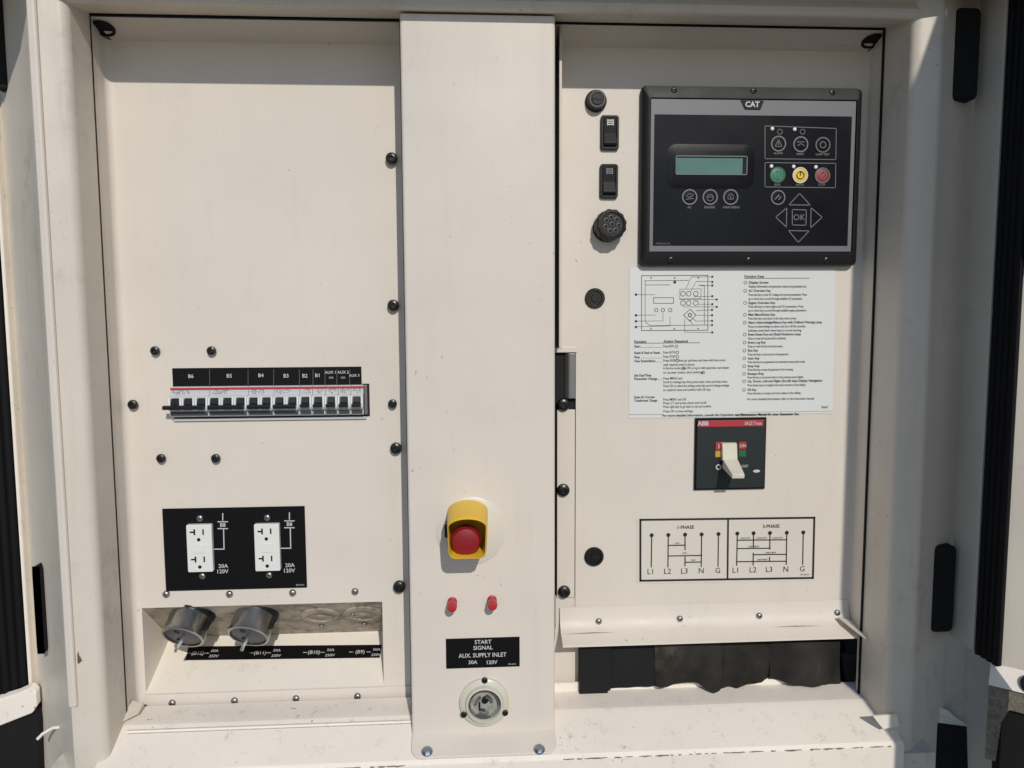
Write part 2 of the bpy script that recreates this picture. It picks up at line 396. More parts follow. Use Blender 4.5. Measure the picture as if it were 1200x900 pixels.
# upper inside pad of black foam with a rounded lower corner
fp = []
for i in range(7):
    a = math.pi/2*i/6; fp.append((.004 + .03*(1-math.cos(a)), zc+.004 - .035*math.sin(a)))
fp += [(.45, zc-.032), (.45, ztop-.02), (.004, ztop-.02)]
n_ = Vector((-math.sin(ang), math.cos(ang)))
def onskin(u, z, h): return (Xd+.010+u*math.cos(ang)+n_.x*h, .152+u*math.sin(ang)+n_.y*h, z)
MB().loft([onskin(u, z, .001) for u, z in fp], [onskin(u, z, .012) for u, z in fp]).build('foam_pad', 'foam_black', door)
# bottom return of the door with a latch hole, foam below
zb = zlow
MB().loft([onskin(u, z, h) for u, z, h in ((-.012, zb, .0), (.5, zb, 0), (.5, zb-.022, .02), (-.012, zb-.022, .02))],
          [onskin(u, z, h) for u, z, h in ((-.012, zb, -.003), (.5, zb, -.003), (.5, zb-.022, .017), (-.012, zb-.022, .017))]).build('bottom_return', 'paint_sunlit', door)
c = onskin(.034, zb-.012, .012)
MB().lathe(c, (n_.x, n_.y, 0.6), [(.0125, -.002), (.0125, .003), (.0095, .004), (.009, .001)], 20).build('latch_grommet', 'rubber', door, smooth=True)
f0 = zb-.024
MB().loft([onskin(u, z, .017) for u, z in ((-.012, f0), (.5, f0), (.5, f0-.03), (.012, f0-.026), (.004, f0-.045), (.0, f0-.10), (-.012, f0-.10))],
          [onskin(u, z, -.01) for u, z in ((-.012, f0), (.5, f0), (.5, f0-.03), (.012, f0-.026), (.004, f0-.045), (.0, f0-.10), (-.012, f0-.10))]).build('foam_edge', 'foam', door)
MB().loft([onskin(u, z, .012) for u, z in ((-.004, f0-.02), (.5, f0-.02), (.5, f0-.2), (-.004, f0-.2))],
          [onskin(u, z, -.02) for u, z in ((-.004, f0-.02), (.5, f0-.02), (.5, f0-.2), (-.004, f0-.2))]).build('foam_lining', 'foam_black', door)
# unseen upright leaf added to shade the right jamb, outside the picture
MB().box(.692, .704, .215, .722, -.75, .68).build('shade_leaf', 'paint_frame', door, bevel=.002)

Xe = WX(17, 450, -.030)
zlow2 = WZ(30, 806, -.03)
door2 = MB().bar([(Xe-.006, -.044), (Xe-.02, -.030), (Xe-.3, .02), (Xe-.3, -.05)], zlow2-.002, .27).build('door', 'foam_black', frame)
door2['label'] = 'black lined door edge standing open at the left border'
MB().bar([(Xe, -.050), (Xe-.0005, -.026), (Xe-.0045, -.024), (Xe-.0060, -.050)], zlow2, .30).build('hinge_strip', 'paint_sunlit', door2, bevel=.002)
for i in range(4):
    MB().lathe((Xe-.0125-.010*i, -.028+.004*i, zlow2), (0, 0, 1), [(.0072, 0), (.0072, .62-.05*i)], 10).build('seal_rib', 'seal', door2, smooth=True)
q = [WP(x, y, (0, -.005, 0), V((0, 1, 0))) for x, y in ((-30, 828), (18, 814), (36, 806), (42, 812), (43, 828), (38, 836), (0, 851), (-30, 862))]
MB().loft([tuple(v) for v in q], [(v.x, v.y-.012, v.z+.004) for v in q]).build('bottom_return', 'paint_sunlit', door2, bevel=.002)
q = [WP(x, y, (0, -.012, 0), V((0, 1, 0))) for x, y in ((-30, 846), (42, 830), (45, 845), (44, 1000), (-30, 1000))]
MB().loft([tuple(v) for v in q], [(v.x, v.y-.02, v.z) for v in q]).build('foam_edge', 'foam_black', door2)

q = [WP(x, y, (0, .060, 0), V((0, 1, 0))) for x, y in ((1086, 846), (1133, 852), (1137, 1000), (1086, 1000))]
MB().loft([tuple(v) for v in q], [(v.x, v.y-.012, v.z) for v in q]).build('foot_void', 'foam_black', frame)  # black block added to stand for the dark void at the foot
q = [WP(x, y, (0, .058, 0), V((0, 1, 0))) for x, y in ((1086, 829), (1098, 828), (1112, 833), (1120, 841), (1132, 849), (1132, 853), (1086, 847))]
MB().loft([tuple(v) for v in q], [(v.x, v.y-.004, v.z) for v in q]).build('foot_bracket', 'paint_sunlit', frame)
# walls that close the enclosure behind the door gaps
MB().box(x4-.004, x4+.30, .020, .040, -1.0, .60).build('side_wall', 'paint_frame', frame)
MB().box(xg-.30, xg-.01, -.10, -.066, -1.0, .60).build('side_wall', 'paint_frame', frame)
MB().box(xg-.3, x4+.3, -.30, -.28, -1.0, .60).build('back_wall', 'dark_cavity', frame)
MB().box(XL-.1, XR+.1, .03, SF-.006, -1.2, -.70).build('lower_wall', 'paint_frame', frame)

# ------------------------------------------------------------------ left switch panel
ZP = WZ(300, 50, 0)                 # where the top flange meets the sheet
XCL, XCR = -0.0767, 0.1172          # sides of the centre cover
bp = thing('switch_panel', 'cream steel panel with screws, left of the centre cover', 'panel', (-.27, 0, -.555))
zbot = WZ(300, 829, 0)
po = prect((166, 710), (450, 808), 0)      # pocket opening
px0, px1, pz0, pz1 = po; pz0 = WZ(300, 808, 0); pz1 = WZ(300, 709, 0)
XE = XCL + .012
xs = [XL+.010, px0, px1, XE]; zs = [zbot, pz0, pz1, ZP]
m = MB()
for i in range(3):
    for j in range(3):
        if i == 1 and j == 1: continue
        m.poly([(xs[i], 0, zs[j]), (xs[i+1], 0, zs[j]), (xs[i+1], 0, zs[j+1]), (xs[i], 0, zs[j+1])])
r = .006
# rounded bend to the left flange, flange, top flange
bend = [(XL+.010, 0)] + [(XL+.010-.0095*math.sin(math.radians(a)), .0095-.0095*math.cos(math.radians(a))) for a in (15, 30, 45, 60, 75, 90)] + [(XL+.0005, .0385)]
for (xa, da), (xb, db) in zip(bend, bend[1:]):
    m.poly([(xa, da, zbot-.008), (xb, db, zbot-.008), (xb, db, ZP+.014*db/.04), (xa, da, ZP+.014*da/.04)])
m.poly([(XL+.0005, .0385, ZT-.002), (XE, .0385, ZT-.002), (XE, 0, ZP), (XL+.010, 0, ZP)])
m.build('panel_sheet', 'paint', bp)
# bottom lip: two thin sheets folded forward
MB().rail([(0.001, zbot-.0005), (.004, zbot-.004), (.064, shelf_z(.064)+.0030), (.066, shelf_z(.066)+.0006), (.063, shelf_z(.064)+.0008), (.001, zbot-.010)], XL+.010, XE-.002).build('bottom_lip', 'paint_sunlit', bp, bevel=.001)
MB().box(px0-.012, XE-.004, .0004, .0030, zbot+.001, pz0-.0015).build('pocket_flange', 'paint', bp, bevel=.0008)
rw = random.Random(11)
for xa_, xb_ in ((-.462, -.395), (-.36, -.325), (-.31, -.272), (-.262, -.12), (-.118, -.072)):
    n6 = 8; up_ = [(xa_+(xb_-xa_)*i/n6, .0034, zbot-.0010+.0006*rw.random()) for i in range(n6+1)]
    dn_ = [(xa_+(xb_-xa_)*i/n6, .0046, zbot-.0030-.0006*rw.random()) for i in range(n6, -1, -1)]
    MB().poly(up_+dn_).build('crease', 'grime_and_shade', bp)
MB().box(XL+.012, XE-.003, .058, .0655, shelf_z(.0655)-.001, shelf_z(.064)+.0007).build('lip_gap_shade', 'grime_and_shade', bp)  # dark strip painting in the shadow line under the lip edge
# pocket
DP = -.095; zj = WZ(400, 741, DP)
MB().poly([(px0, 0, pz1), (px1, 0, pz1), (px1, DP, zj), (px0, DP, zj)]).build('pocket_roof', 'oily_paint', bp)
MB().poly([(px0, 0, pz0), (px1, 0, pz0), (px1, DP, zj), (px0, DP, zj)]).build('pocket_floor', 'paint_pocket_sunlit', bp)
MB().poly([(px0, 0, pz0), (px0, 0, pz1), (px0, DP, zj)]).build('pocket_side', 'paint_pocket_sunlit', bp)
MB().poly([(px1, 0, pz0), (px1, 0, pz1), (px1, DP, zj)]).build('pocket_side', 'paint_pocket_sunlit', bp)
for a, rr in (((182, 411), 5.2), ((248, 411), 5.2), ((156, 474), 5.6), ((189, 537), 5.2), ((253, 537), 5.2),
              ((459, 186), 6.8), ((461, 358), 6.8), ((460, 473), 5.2), ((464, 525), 6.8), ((468, 687), 7.4)):
    fastener(bp, W(*a, .004), rr*PX(), 'black')
for a in ((195, 696), (269, 696), (343, 694.5), (416, 693)): fastener(bp, W(*a, .0005), 4.2*PX(), 'pan')
for a in ((202, 823.5), (275, 820.9), (347, 818.3), (419, 815.7)): fastener(bp, W(*a, .003), 4.2*PX(), 'pan')
# grommet hole at the top corner, weld dirt at the lower corner
p = W(121, 40, .022)
MB().lathe((p.x, .021, ZT-.0095), (0, .32, -1), [(.0145, 0), (.0145, .002), (.0115, .003), (.0110, -.0005)], 24).build('grommet', 'rubber', bp, smooth=True)
p = W(158, 833, .03)
MB().loft([(p.x-.012, .055, p.z-.006), (p.x+.008, .035, p.z-.002), (p.x+.010, .02, p.z+.004), (p.x-.006, .02, p.z+.010)],
          [(p.x-.012, .058, p.z-.003), (p.x+.008, .038, p.z+.001), (p.x+.009, .022, p.z+.007), (p.x-.005, .024, p.z+.013)]).build('corner_gusset', 'paint_frame', bp, bevel=.001)

# black strip naming the breakers
x0, x1, z0, z1 = prect((202, 431.5), (424, 452), 0)
lb = thing('breaker_label', 'long black label strip above the row of small breakers', 'label', ((x0+x1)/2, 0, z0))
MB().box(x0, x1, .0004, .0010, z0, z1).build('plate', 'black_label', lb)
m = MB(); dv = MB()
for x in (246, 291, 321, 351, 367, 381, 395, 410): dv.line([XZ(x, 433), XZ(x, 451)], .0007, .0013)
for s_, x, y, h in (('B6', 224, 441, 6), ('B5', 269, 440.5, 6), ('B4', 306, 440, 6), ('B3', 335.5, 440.5, 6), ('B2', 357.5, 440.5, 6), ('B1', 372.5, 440, 6), ('AUX 1 AUX 2', 395, 436.3, 4.6), ('AUX 3', 415.5, 440, 4.2)):
    m.text(s_, XZ(x, y), h*PX(), .0014, bold=.012)
for x in (388, 402): m.text('10A', XZ(x, 442.5), 3.4*PX(), .0014)
m.build('lettering', 'white_print', lb); dv.build('divider', 'dim_print', lb)

# nine miniature circuit breakers in one row
DB = .016
bx0 = WX(197.5, 470, DB); pitch = (WX(425.5, 470, DB) - bx0)/15
zt_, zb_ = WZ(300, 452.5, .008), WZ(300, 488.5, DB)
zn_t, zn_b = WZ(300, 464.5, DB), WZ(300, 487.8, DB)
MB().box(bx0+.001, bx0+15*pitch+.0070, .0003, .0008, zb_-.0030, zt_+.0012).build('cutout', 'dark_cavity', bp)
MB().box(bx0+.001, bx0+15*pitch+.002, .0009, .004, zb_-.0062, zb_-.0030).build('row_shadow', 'breaker_grey', bp)  # grey strip painting in the thin shadow below the breaker row
MB().box(bx0+15*pitch+.0006, bx0+15*pitch+.0045, .0009, .008, zb_, zt_).build('end_stop', 'steel_grey', bp, bevel=.001)
words = ['leftmost three pole breaker, long black tie bar, in the breaker row', 'second three pole breaker from the left in the breaker row',
         'two pole breaker right beside the three pole breakers', 'two pole breaker left of the single pole breakers',
         'first single pole breaker, next to the two pole breakers', 'second single pole breaker from the two pole breakers',
         'middle one of the five single pole breakers', 'single pole breaker second from the right end of the row', 'rightmost single pole breaker beside the grey end stop']
xc = bx0
for k, n in enumerate((3, 3, 2, 2, 1, 1, 1, 1, 1)):
    xa, xb = xc + .0002, xc + n*pitch - .0002; xc += n*pitch
    t = thing('circuit_breaker', words[k], 'circuit breaker', ((xa+xb)/2, 0, zb_), 'miniature circuit breakers in the row')
    MB().rail([(.0009, zb_), (.0009, zt_), (.0080, zt_), (.0084, zn_t+.003), (.0095, zn_t+.0018), (DB-.003, zn_t), (DB-.003, zn_b+.0010), (.0085, zb_)], xa, xb).build('body', 'breaker_grey', t, bevel=.0005)
    MB().box(xa+.0002, xb-.0002, .0076, .0088, zt_-.0044, zt_-.0014).build('red_stripe', 'breaker_red', t)
    w_ = MB(); zz = zt_-.0090; rb = random.Random(k)
    w_.box(xa+.0075, xa+.0095, .0080, .00872, zz-.0028, zz-.0008)
    for i in range(5 + 2*n):
        for j in range(4):
            if rb.random() < .62:
                q_ = xa+.0030+i*.0021
                if q_+.0015 < xb: w_.box(q_, q_+.0008+.0008*rb.random(), .0080, .00868, zz-.0030+j*.0020, zz-.0022+j*.0020+.0005*rb.random())
    w_.build('rating_print', 'grey_print', t)
    zw = zn_b + .0016
    MB().box(xa+.0010, xb-.0014, DB-.0031, DB-.0022, zw, zw+.0054).build('label_window', 'breaker_dark', t, bevel=.0003)
    for i in range(n):
        cx = xc - n*pitch + (i+.5)*pitch
        zh = zn_t - .0018
        for sx in (-1, 1):
            MB().rail([(DB-.0035, zn_b+.009), (DB-.0035, zn_t-.0003), (DB+.001, zn_t-.001), (DB+.003, zn_b+.012), (DB+.001, zn_b+.009)], cx+sx*.0072-.0012, cx+sx*.0072+.0012).build('cheek', 'cheek_white', t)
        MB().rail([(DB-.004, zh), (DB, zh), (DB+.003, zh-.0075), (DB+.0080, zh-.0105), (DB+.0072, zh-.0135), (DB, zh-.0125), (DB-.004, zh-.012)], cx-.0049, cx+.0049).build('toggle', 'black_plastic', t, bevel=.0006)
    if n > 1:
        MB().rail([(DB+.0045, zn_t-.0105), (DB+.0095, zn_t-.0112), (DB+.0095, zn_t-.0165), (DB+.0045, zn_t-.0160)], xa+(-.0060 if k == 0 else .001), xb-.003).build('tie_bar', 'black_plastic', t, bevel=.0012)
    else:
        MB().rail([(DB+.003, zn_t-.0108), (DB+.0085, zn_t-.0115), (DB+.0085, zn_t-.0150), (DB+.003, zn_t-.0145)], xa+.002, xb-.002).build('toggle_grip', 'black_plastic', t, bevel=.0007)

# black plate with two duplex receptacles
x0, x1, z0, z1 = prect((190.5, 596), (360, 688), 0)
op = thing('receptacle_plate', 'black printed plate around the two white receptacles', 'plate', ((x0+x1)/2, 0, z0))
MB().box(x0, x1, .0004, .0016, z0, z1).build('plate', 'black_label', op)
m = MB(); d_ = .0019
for dx, dy in ((0, 0), (78, -1)):
    gx = lambda x, y: XZ(x+dx, y+dy)
    for l in (((261.5, 601.5), (261.5, 609)), ((256, 611), (267, 611)), ((256, 619), (267, 619)), ((262.5, 620), (263, 642)), ((263, 643), (250, 643))):
        m.line([gx(*a) for a in l], .0014, d_)
    m.text('B8', gx(261.5, 615), 6.2*PX(), d_, bold=.02)
    m.text('20A', gx(262, 663), 6.6*PX(), d_, bold=.01); m.text('120V', gx(261, 669.3), 6.6*PX(), d_, bold=.01)
m.text('395-0412', XZ(352, 685), 2.6*PX(), d_)
m.build('lettering', 'white_print', op)
for (cx, cy), lab in (((234.3, 642.5), 'white duplex receptacle, left one on the black plate'), ((313.3, 641.5), 'white duplex receptacle, right one on the black plate')):
    c = W(cx, cy, .008); hw, hh = .0173, .0338
    t = thing('receptacle', lab, 'receptacle', (c.x, .0016, c.z-hh), 'duplex receptacles')
    MB().prism(rrect(c.x-hw, c.x+hw, c.z-hh, c.z+hh, .002), .0017, .0095).build('body', 'outlet_white', t, bevel=.0009)
    MB().prism(rrect(c.x-.0085, c.x+.0075, c.z-.0065, c.z+.0065, .001), .0095, .0104).build('reset_button', 'outlet_white', t, bevel=.0004)
    for s_ in (1, -1):
        zz = c.z + s_*.0195 + .004
        m = MB(); m.box(c.x-.0072, c.x-.0050, .0094, .0098, zz-.0042, zz+.0042); m.box(c.x-.0122, c.x-.0068, .0094, .0098, zz-.0011, zz+.0011)
        m.build('neutral_slot', 'black_plastic', t)
        MB().box(c.x+.0048, c.x+.0068, .0094, .0098, zz-.0040, zz+.0040).build('live_slot', 'black_plastic', t)
        MB().disc((c.x-.0006, zz-.0108), .0025, .0098, 12).build('earth_hole', 'black_plastic', t)
        fastener(t, (c.x, .0017, c.z + s_*.0415), .0049, 'pan')

# pocket devices
nf_ = V((0, (pz0-zj), DP)).normalized()   # unused orientation helper kept simple below
roofN = V((0, -(zj-pz1), DP)).normalized()
roofN = V((0, 1, 0)) * (pz1-zj) + V((0, 0, 1)) * DP; roofN.normalize()      # out of the roof plate: forward and down
floorN = V((0, 1, 0)) * (zj-pz0) + V((0, 0, 1)) * (-DP); floorN.normalize()
for (bx, by), lab in (((225, 720), 'metal shell inlet with a bare pin, nearest the left corner of the pocket'), ((300, 719), 'metal shell inlet with a bare pin, second from the left corner of the pocket')):
    b = WP(bx, by, (0, 0, pz1), roofN); rN = roofN; roofN = V((-.13, .72, -.62)).normalized()
    t = thing('power_inlet', lab, 'power inlet', tuple(b), 'shell inlets in the pocket')
    MB().lathe(b, roofN, [(.0325, -.010), (.0325, .002), (.031, .004)], 32).build('flange', 'black_plastic', t, smooth=True)
    MB().lathe(b, roofN, [(.0290, .002), (.0290, .029), (.0298, .031), (.0298, .035), (.0285, .036), (.0262, .036), (.0258, .020)], 40, True, False).build('shell', 'steel_shell', t, smooth=True)
    MB().lathe(b, roofN, [(.0258, .020), (.0258, .0335), (.022, .0345)], 32).build('insert', 'breaker_dark', t, smooth=True)
    u = V((1, 0, 0)); v = roofN.cross(u)
    for k in range(3):
        a = 2.2 + k*2.1
        c = b + roofN*.0335 + (u*math.cos(a) + v*math.sin(a))*.014
        MB().lathe(c, roofN, [(.0040, 0), (.0040, .0014), (.0030, .0016)], 10).build('contact', 'black_plastic', t, smooth=True)
    c = b + roofN*.031
    MB().tube([c, c+roofN*.010+V((-.001, .002, -.001)), c+roofN*.012+V((-.004, .003, -.006)), c+roofN*.013+V((-.006, .003, -.011))], .0024, 8).build('pin', 'steel', t, smooth=True)
    MB().tube([b + roofN*.006 + u*.0295 + v*(-.004), b + roofN*.026 + u*.0295 + v*(-.004)], .0035, 6).build('keyway_rib', 'black_plastic', t, smooth=True)
    roofN = rN
for (bx, by), lab in (((376, 721), 'flush dirty blank socket in the pocket roof, next to the shell inlets'), ((426, 719), 'flush dirty blank socket in the pocket roof, at the right end')):
    b = WP(bx, by, (0, 0, pz1), roofN)
    t = thing('flush_socket', lab, 'socket', tuple(b), 'flush sockets in the pocket')
    MB().lathe(b, roofN, [(.030, 0), (.030, .0025), (.027, .0035), (.020, .0035), (.019, .0015), (.006, .0015), (.004, .003)], 32).build('body', 'oily_paint', t, smooth=True)
    for x, y in ((-18 if bx < 400 else -13, 1), (18, 1), (1, 13)):
        q = WP(bx+x, by+y*.9, b + roofN*.0005, roofN)
        fastener(t, q, .0042, 'pan', axis=tuple(round(c, 5) for c in roofN))
lp = [WP(x, y, V((0, 0, pz0)) + floorN*.0008, floorN) for x, y in ((221, 757.5), (447.5, 755.5), (445, 770.5), (217, 773.5))]
t = thing('pocket_label', 'black label strip with white ratings on the pocket floor', 'label', tuple(lp[3]))
MB().loft([tuple(p) for p in lp], [tuple(p - floorN*.0005) for p in lp]).build('plate', 'black_label', t)
m = MB()
uu = (lp[1]-lp[0]).normalized(); vv = floorN.cross(uu).normalized()
if vv.z < 0: vv = -vv
def onfloor(px, py):
    o = WP(px, py, V((0, 0, pz0)) + floorN*.0011, floorN); return lambda x, y: tuple(o + uu*x + vv*y)
for i, x in enumerate((232, 305, 368, 422)):
    y = 765.5 - i*.5; f_ = onfloor(x, y)
    m.text('(B%d)' % (12-i), None, .0095, 0, bold=.01, place=f_, squeeze=.9)
    for xx in (-.0165, .0100): m.add([f_(xx, -.0006), f_(xx+.006, -.0005), f_(xx+.006, .0005), f_(xx, .0006)], [(0, 1, 2, 3)])
    m.text('50A', None, .0068, 0, place=onfloor(x+19.5, y-2.8), bold=.01); m.text('250V', None, .0068, 0, place=onfloor(x+18.5, y+3.4), bold=.01)
m.build('lettering', 'white_print', t)

# ------------------------------------------------------------------ centre cover
DC = .085
cc = thing('centre_cover', 'tall cream cover between the two panels, bolted to the sill', 'cover', ((XCL+XCR)/2, DC, -.60))
zcb = shelf_z(DC) + .004
prof = [(XCL, .002), (XCL, DC-.004)] + arc((XCL+.004, DC-.004), .004, 180, 90, 3)[1:] + arc((XCR-.004, DC-.004), .004, 90, 0, 3) + [(XCR, .002)]
MB().bar(prof, zcb, ZT-.008).build('cover_sheet', 'paint', cc, smooth=True)
fl = []
def onshelf(x, d, h): return (x, d, shelf_z(d) + h)
P2 = [(XCL, DC-.01), (XCR, DC-.01)] + [(XCR-.014+.014*math.cos(math.radians(a)), SF-.017+.014*math.sin(math.radians(a))) for a in (0, 25, 50, 75, 90)] + [(XCL+.014-.014*math.sin(math.radians(a)), SF-.017+.014*math.cos(math.radians(a))) for a in (0, 15, 40, 65, 90)]
MB().loft([onshelf(x, d, .0006) for x, d in P2], [onshelf(x, d, .0042) for x, d in P2]).build('foot_flange', 'paint', cc, bevel=.001)
shN = V((0, SLP, 1)).normalized()
for x, y in ((500.5, 881), (632, 878.5)):
    q = WP(x, y, V((0, DC, shelf_z(DC)+.0042)), shN)
    fastener(cc, q, .0058, 'bolt', 'bolt', axis=tuple(round(c, 5) for c in shN))
MB().box(XCR+.0006, XCR+.0030, .002, .06, -.45, ZT-.004).build('edge_gasket', 'seal', cc)
MB().box(XCL-.0030, XCL-.0006, .030, .052, zbot, ZT-.004).build('edge_gasket', 'seal', cc)

# emergency stop
c = W(552, 623, DC)
c.x = WX(549, 620, DC)
t = thing('emergency_stop', 'red mushroom button under a yellow guard hood on the centre cover', 'emergency stop', (c.x, DC, c.z-.03))
cb = W(552, 622, DC)
MB().lathe((cb.x, DC, cb.z), (0, 1, 0), [(.0455, 0), (.0455, .0015), (.044, .0022)], 48).build('base_ring', 'ring_ivory', t, smooth=True)
hf = W(547.5, 631.5, DC+.062); hb = V((hf.x+.001, DC, hf.z+.004))
def hood(cx, cz, d, hw, ht, hbm, r):    # outline: round top, squarish bottom
    P = []
    for i in range(13):
        a = math.pi*i/12; P.append((cx + hw*math.cos(a), d, cz + ht - hw*.55 + hw*.55*math.sin(a)))
    P += [(cx-hw+.001, d, cz-hbm+r), (cx-hw+r*.4, d, cz-hbm+r*.3), (cx-hw+r, d, cz-hbm), (cx+hw-r, d, cz-hbm), (cx+hw-r*.4, d, cz-hbm+r*.3), (cx+hw-.001, d, cz-hbm+r)]
    return P
def hd(d, k, extra=0.0):
    f = (d-DC)/.062; cx = hb.x + (hf.x-hb.x)*f; cz = hb.z + (hf.z-hb.z)*f
    return hood(cx, cz, d, .0250*k - extra, .0290*k - extra, .0265*k - extra, .008)
outer = [hd(DC+.0025, 1.06), hd(DC+.02, 1.04), hd(DC+.05, 1.0), hd(DC+.060, .985), hd(DC+.062, .95)]
inner = [hd(DC+.062, .965, .0008), hd(DC+.058, .965, .0012), hd(DC+.01, .98, .002)]
# the hood's roof reaches further out than its lower lip
def lean(ring_): return [(x, d + (.010*max(0.0, (z-hf.z)/.028)**2 if d > DC+.03 else 0), z) for x, d, z in ring_]
MB().lofts([lean(r_) for r_ in outer + inner], False, True).build('guard_hood', 'estop_yellow', t, smooth=True)
bz = W(546, 634.5, DC+.048)
MB().lathe((bz.x, DC+.010, bz.z), (0, 1, 0), [(.012, 0), (.012, .022), (.0185, .025), (.0195, .030), (.0190, .037), (.0165, .0415), (.010, .0435), (.004, .0438), (.0005, .0438)], 32).build('mushroom_button', 'estop_red', t, smooth=True)
MB().box(hb.x-.0300, hb.x-.024, DC+.012, DC+.03, hb.z-.012, hb.z+.006).build('padlock_tab', 'black_plastic', t, bevel=.0015)

# red binding posts
for (x, y), lab in (((530, 705), 'left red binding post above the start signal label'), ((576.5, 703), 'right red binding post above the start signal label')):
    b = W(x, y, DC)
    t = thing('binding_post', lab, 'terminal', tuple(b), 'red binding posts')
    MB().lathe(b, (0, 1, 0), [(.0065, 0), (.0065, .003), (.005, .004), (.005, .008)], 20).build('collar', 'post_red', t, smooth=True)
    k = MB(); rings = []
    for h, rr in ((.008, .0058), (.010, .0066), (.022, .0064), (.0245, .0054), (.025, .003)):
        rings.append([(b.x + math.cos(2*math.pi*i/24)*(rr*(.93 if i % 2 else 1)), DC+h, b.z + math.sin(2*math.pi*i/24)*(rr*(.93 if i % 2 else 1))) for i in range(24)])
    k.lofts(rings).build('knob', 'post_red', t)

# start signal label
x0, x1, z0, z1 = prect((522.5, 748.5), (609, 780.5), DC)
t = thing('start_signal_label', 'black label with white lettering between the red posts and round inlet', 'label', ((x0+x1)/2, DC, z0))
MB().box(x0, x1, DC+.0004, DC+.0010, z0, z1).build('plate', 'black_label', t)
m = MB(); pd = DC+.0013
m.text('START', XZ(566, 752, DC), 7*PX(DC), pd, bold=.012); m.text('SIGNAL', XZ(566, 758.8, DC), 7*PX(DC), pd, bold=.012)
m.text('AUX. SUPPLY INLET', XZ(565.5, 767.5, DC), 7.4*PX(DC), pd, bold=.012, fit=58*PX(DC))
m.text('30A', XZ(554, 775.8, DC), 6.6*PX(DC), pd, bold=.012); m.text('120V', XZ(576, 775.8, DC), 6.6*PX(DC), pd, bold=.012); m.text('395-0413', XZ(600, 777.8, DC), 2.6*PX(DC), pd)
m.build('lettering', 'white_print', t)

# round auxiliary inlet
b = W(567.5, 822, DC)
t = thing('flanged_inlet', 'round ivory flanged inlet with recessed blades near the cover foot', 'power inlet', (b.x, DC, b.z-.034))
MB().lathe((b.x, DC, b.z), (0, 1, 0), [(.0335, .0003), (.0335, .004), (.031, .0058), (.0262, .0068), (.0245, .0125), (.0225, .0130), (.0218, .0120), (.0212, .0014)], 48, True, False).build('flange', 'inlet_ivory', t, smooth=True)
MB().lathe((b.x, DC, b.z), (0, 1, 0), [(.0213, .0016), (.0150, .0016), (.0120, .0030), (.0001, .0032)], 40, False, True).build('well_floor', 'inlet_face', t, smooth=True)
MB().lathe((b.x, DC, b.z), (0, 1, 0), [(.0196, .0017), (.0196, .0100), (.0186, .0100), (.0186, .0017)], 40, False, False).build('well_ring', 'steel', t, smooth=True)
for a0, a1, rr in ((20, 80, .0125), (115, 175, .0125), (235, 300, .0125)):
    aa = arc((0, 0), rr, a0, a1, 6)
    MB().lofts([[(b.x+x, d, b.z+z) for x, z in aa] + [(b.x+x*.84, d, b.z+z*.84) for x, z in aa[::-1]] for d in (DC+.0020, DC+.0120)]).build('blade', 'steel', t)
MB().lathe((b.x+.001, DC+.003, b.z+.005), (0, 1, 0), [(.0042, 0), (.0042, .005), (.003, .006)], 12).build('centre_pin', 'black_plastic', t, smooth=True)
MB().lofts([[(b.x+x, d, b.z+z) for x, z in ((-.0075, .001), (-.0055, .001), (-.0055, -.0085), (.001, -.0085), (.001, -.0105), (-.0075, -.0105))] for d in (DC+.0022, DC+.0048)]).build('key_lug', 'black_plastic', t)
for x, y in ((568, 797), (543.5, 837), (592, 835)): fastener(t, W(x, y, DC+.0056), .0042, 'black')

# ------------------------------------------------------------------ right control panel
cp = thing('control_panel', 'cream steel panel with black plugs, right of the centre cover', 'panel', (.34, 0, -.46))
zlip = WZ(800, 732, 0)
xl0 = WX(674.5, 580, 0); xl1 = XCR + .001
zslot = WZ(665, 407, 0); zs2 = WZ(665, 480, 0); zstrip = WZ(668, 700, 0)
m = MB()
X0_, X1_ = xl0, XR-.004
m.poly([(X0_, 0, zlip), (X1_, 0, zlip), (X1_, 0, ZP+.001), (X0_, 0, ZP+.001)])
m.poly([(xl1, 0, zslot), (X0_, 0, zslot), (X0_, 0, ZP+.001), (xl1, 0, ZP+.001)])
bend = [(X1_, 0)] + [(X1_+.004*math.sin(math.radians(a)), .004-.004*math.cos(math.radians(a))) for a in (15, 30, 45, 60, 75, 90)] + [(XR-.0005, .0385)]
for (xa, da), (xb, db) in zip(bend, bend[1:]):
    m.poly([(xa, da, zlip-.004), (xb, db, zlip-.004), (xb, db, ZP+.001+.012*db/.04), (xa, da, ZP+.001+.012*da/.04)])
m.poly([(xl1, .0385, ZT-.001), (XR-.0005, .0385, ZT-.001), (X1_, 0, ZP+.001), (xl1, 0, ZP+.001)])
m.build('panel_sheet', 'paint', cp)
# hinge side strip below the latch slot, with a fine gap to the sheet
MB().box(.1300, xl0-.0012, -.004, .0012, zstrip, zs2).build('edge_strip', 'paint', cp, bevel=.0008)
MB().box(xl0-.0030, xl0+.0002, -.006, -.001, zstrip, zs2).build('edge_gap', 'seal', cp)
MB().box(xl1-.003, xl0+.0006, -.012, -.006, zs2-.01, zslot+.004).build('latch_slot', 'dark_cavity', cp)
a0, a1, b0, b1 = prect((662.5, 414), (675, 467), .002)
MB().bar([(a0, -.004), (a0+.004, .002), (a0+.006, .003), (a1-.001, .003), (a1, .001), (a1, -.004)], b0, b1).build('latch', 'steel_grey', cp, bevel=.0008)
MB().box(xl1, xl0+.002, -.001, .0014, WZ(665, 413, 0), zslot).build('latch_strike', 'paint', cp, bevel=.0005)
xm = WX(657.5, 250, .0)
MB().box(.1278, .1318, .0006, .0385, zslot, ZT-.003).build('side_flange', 'paint', cp, bevel=.0015)
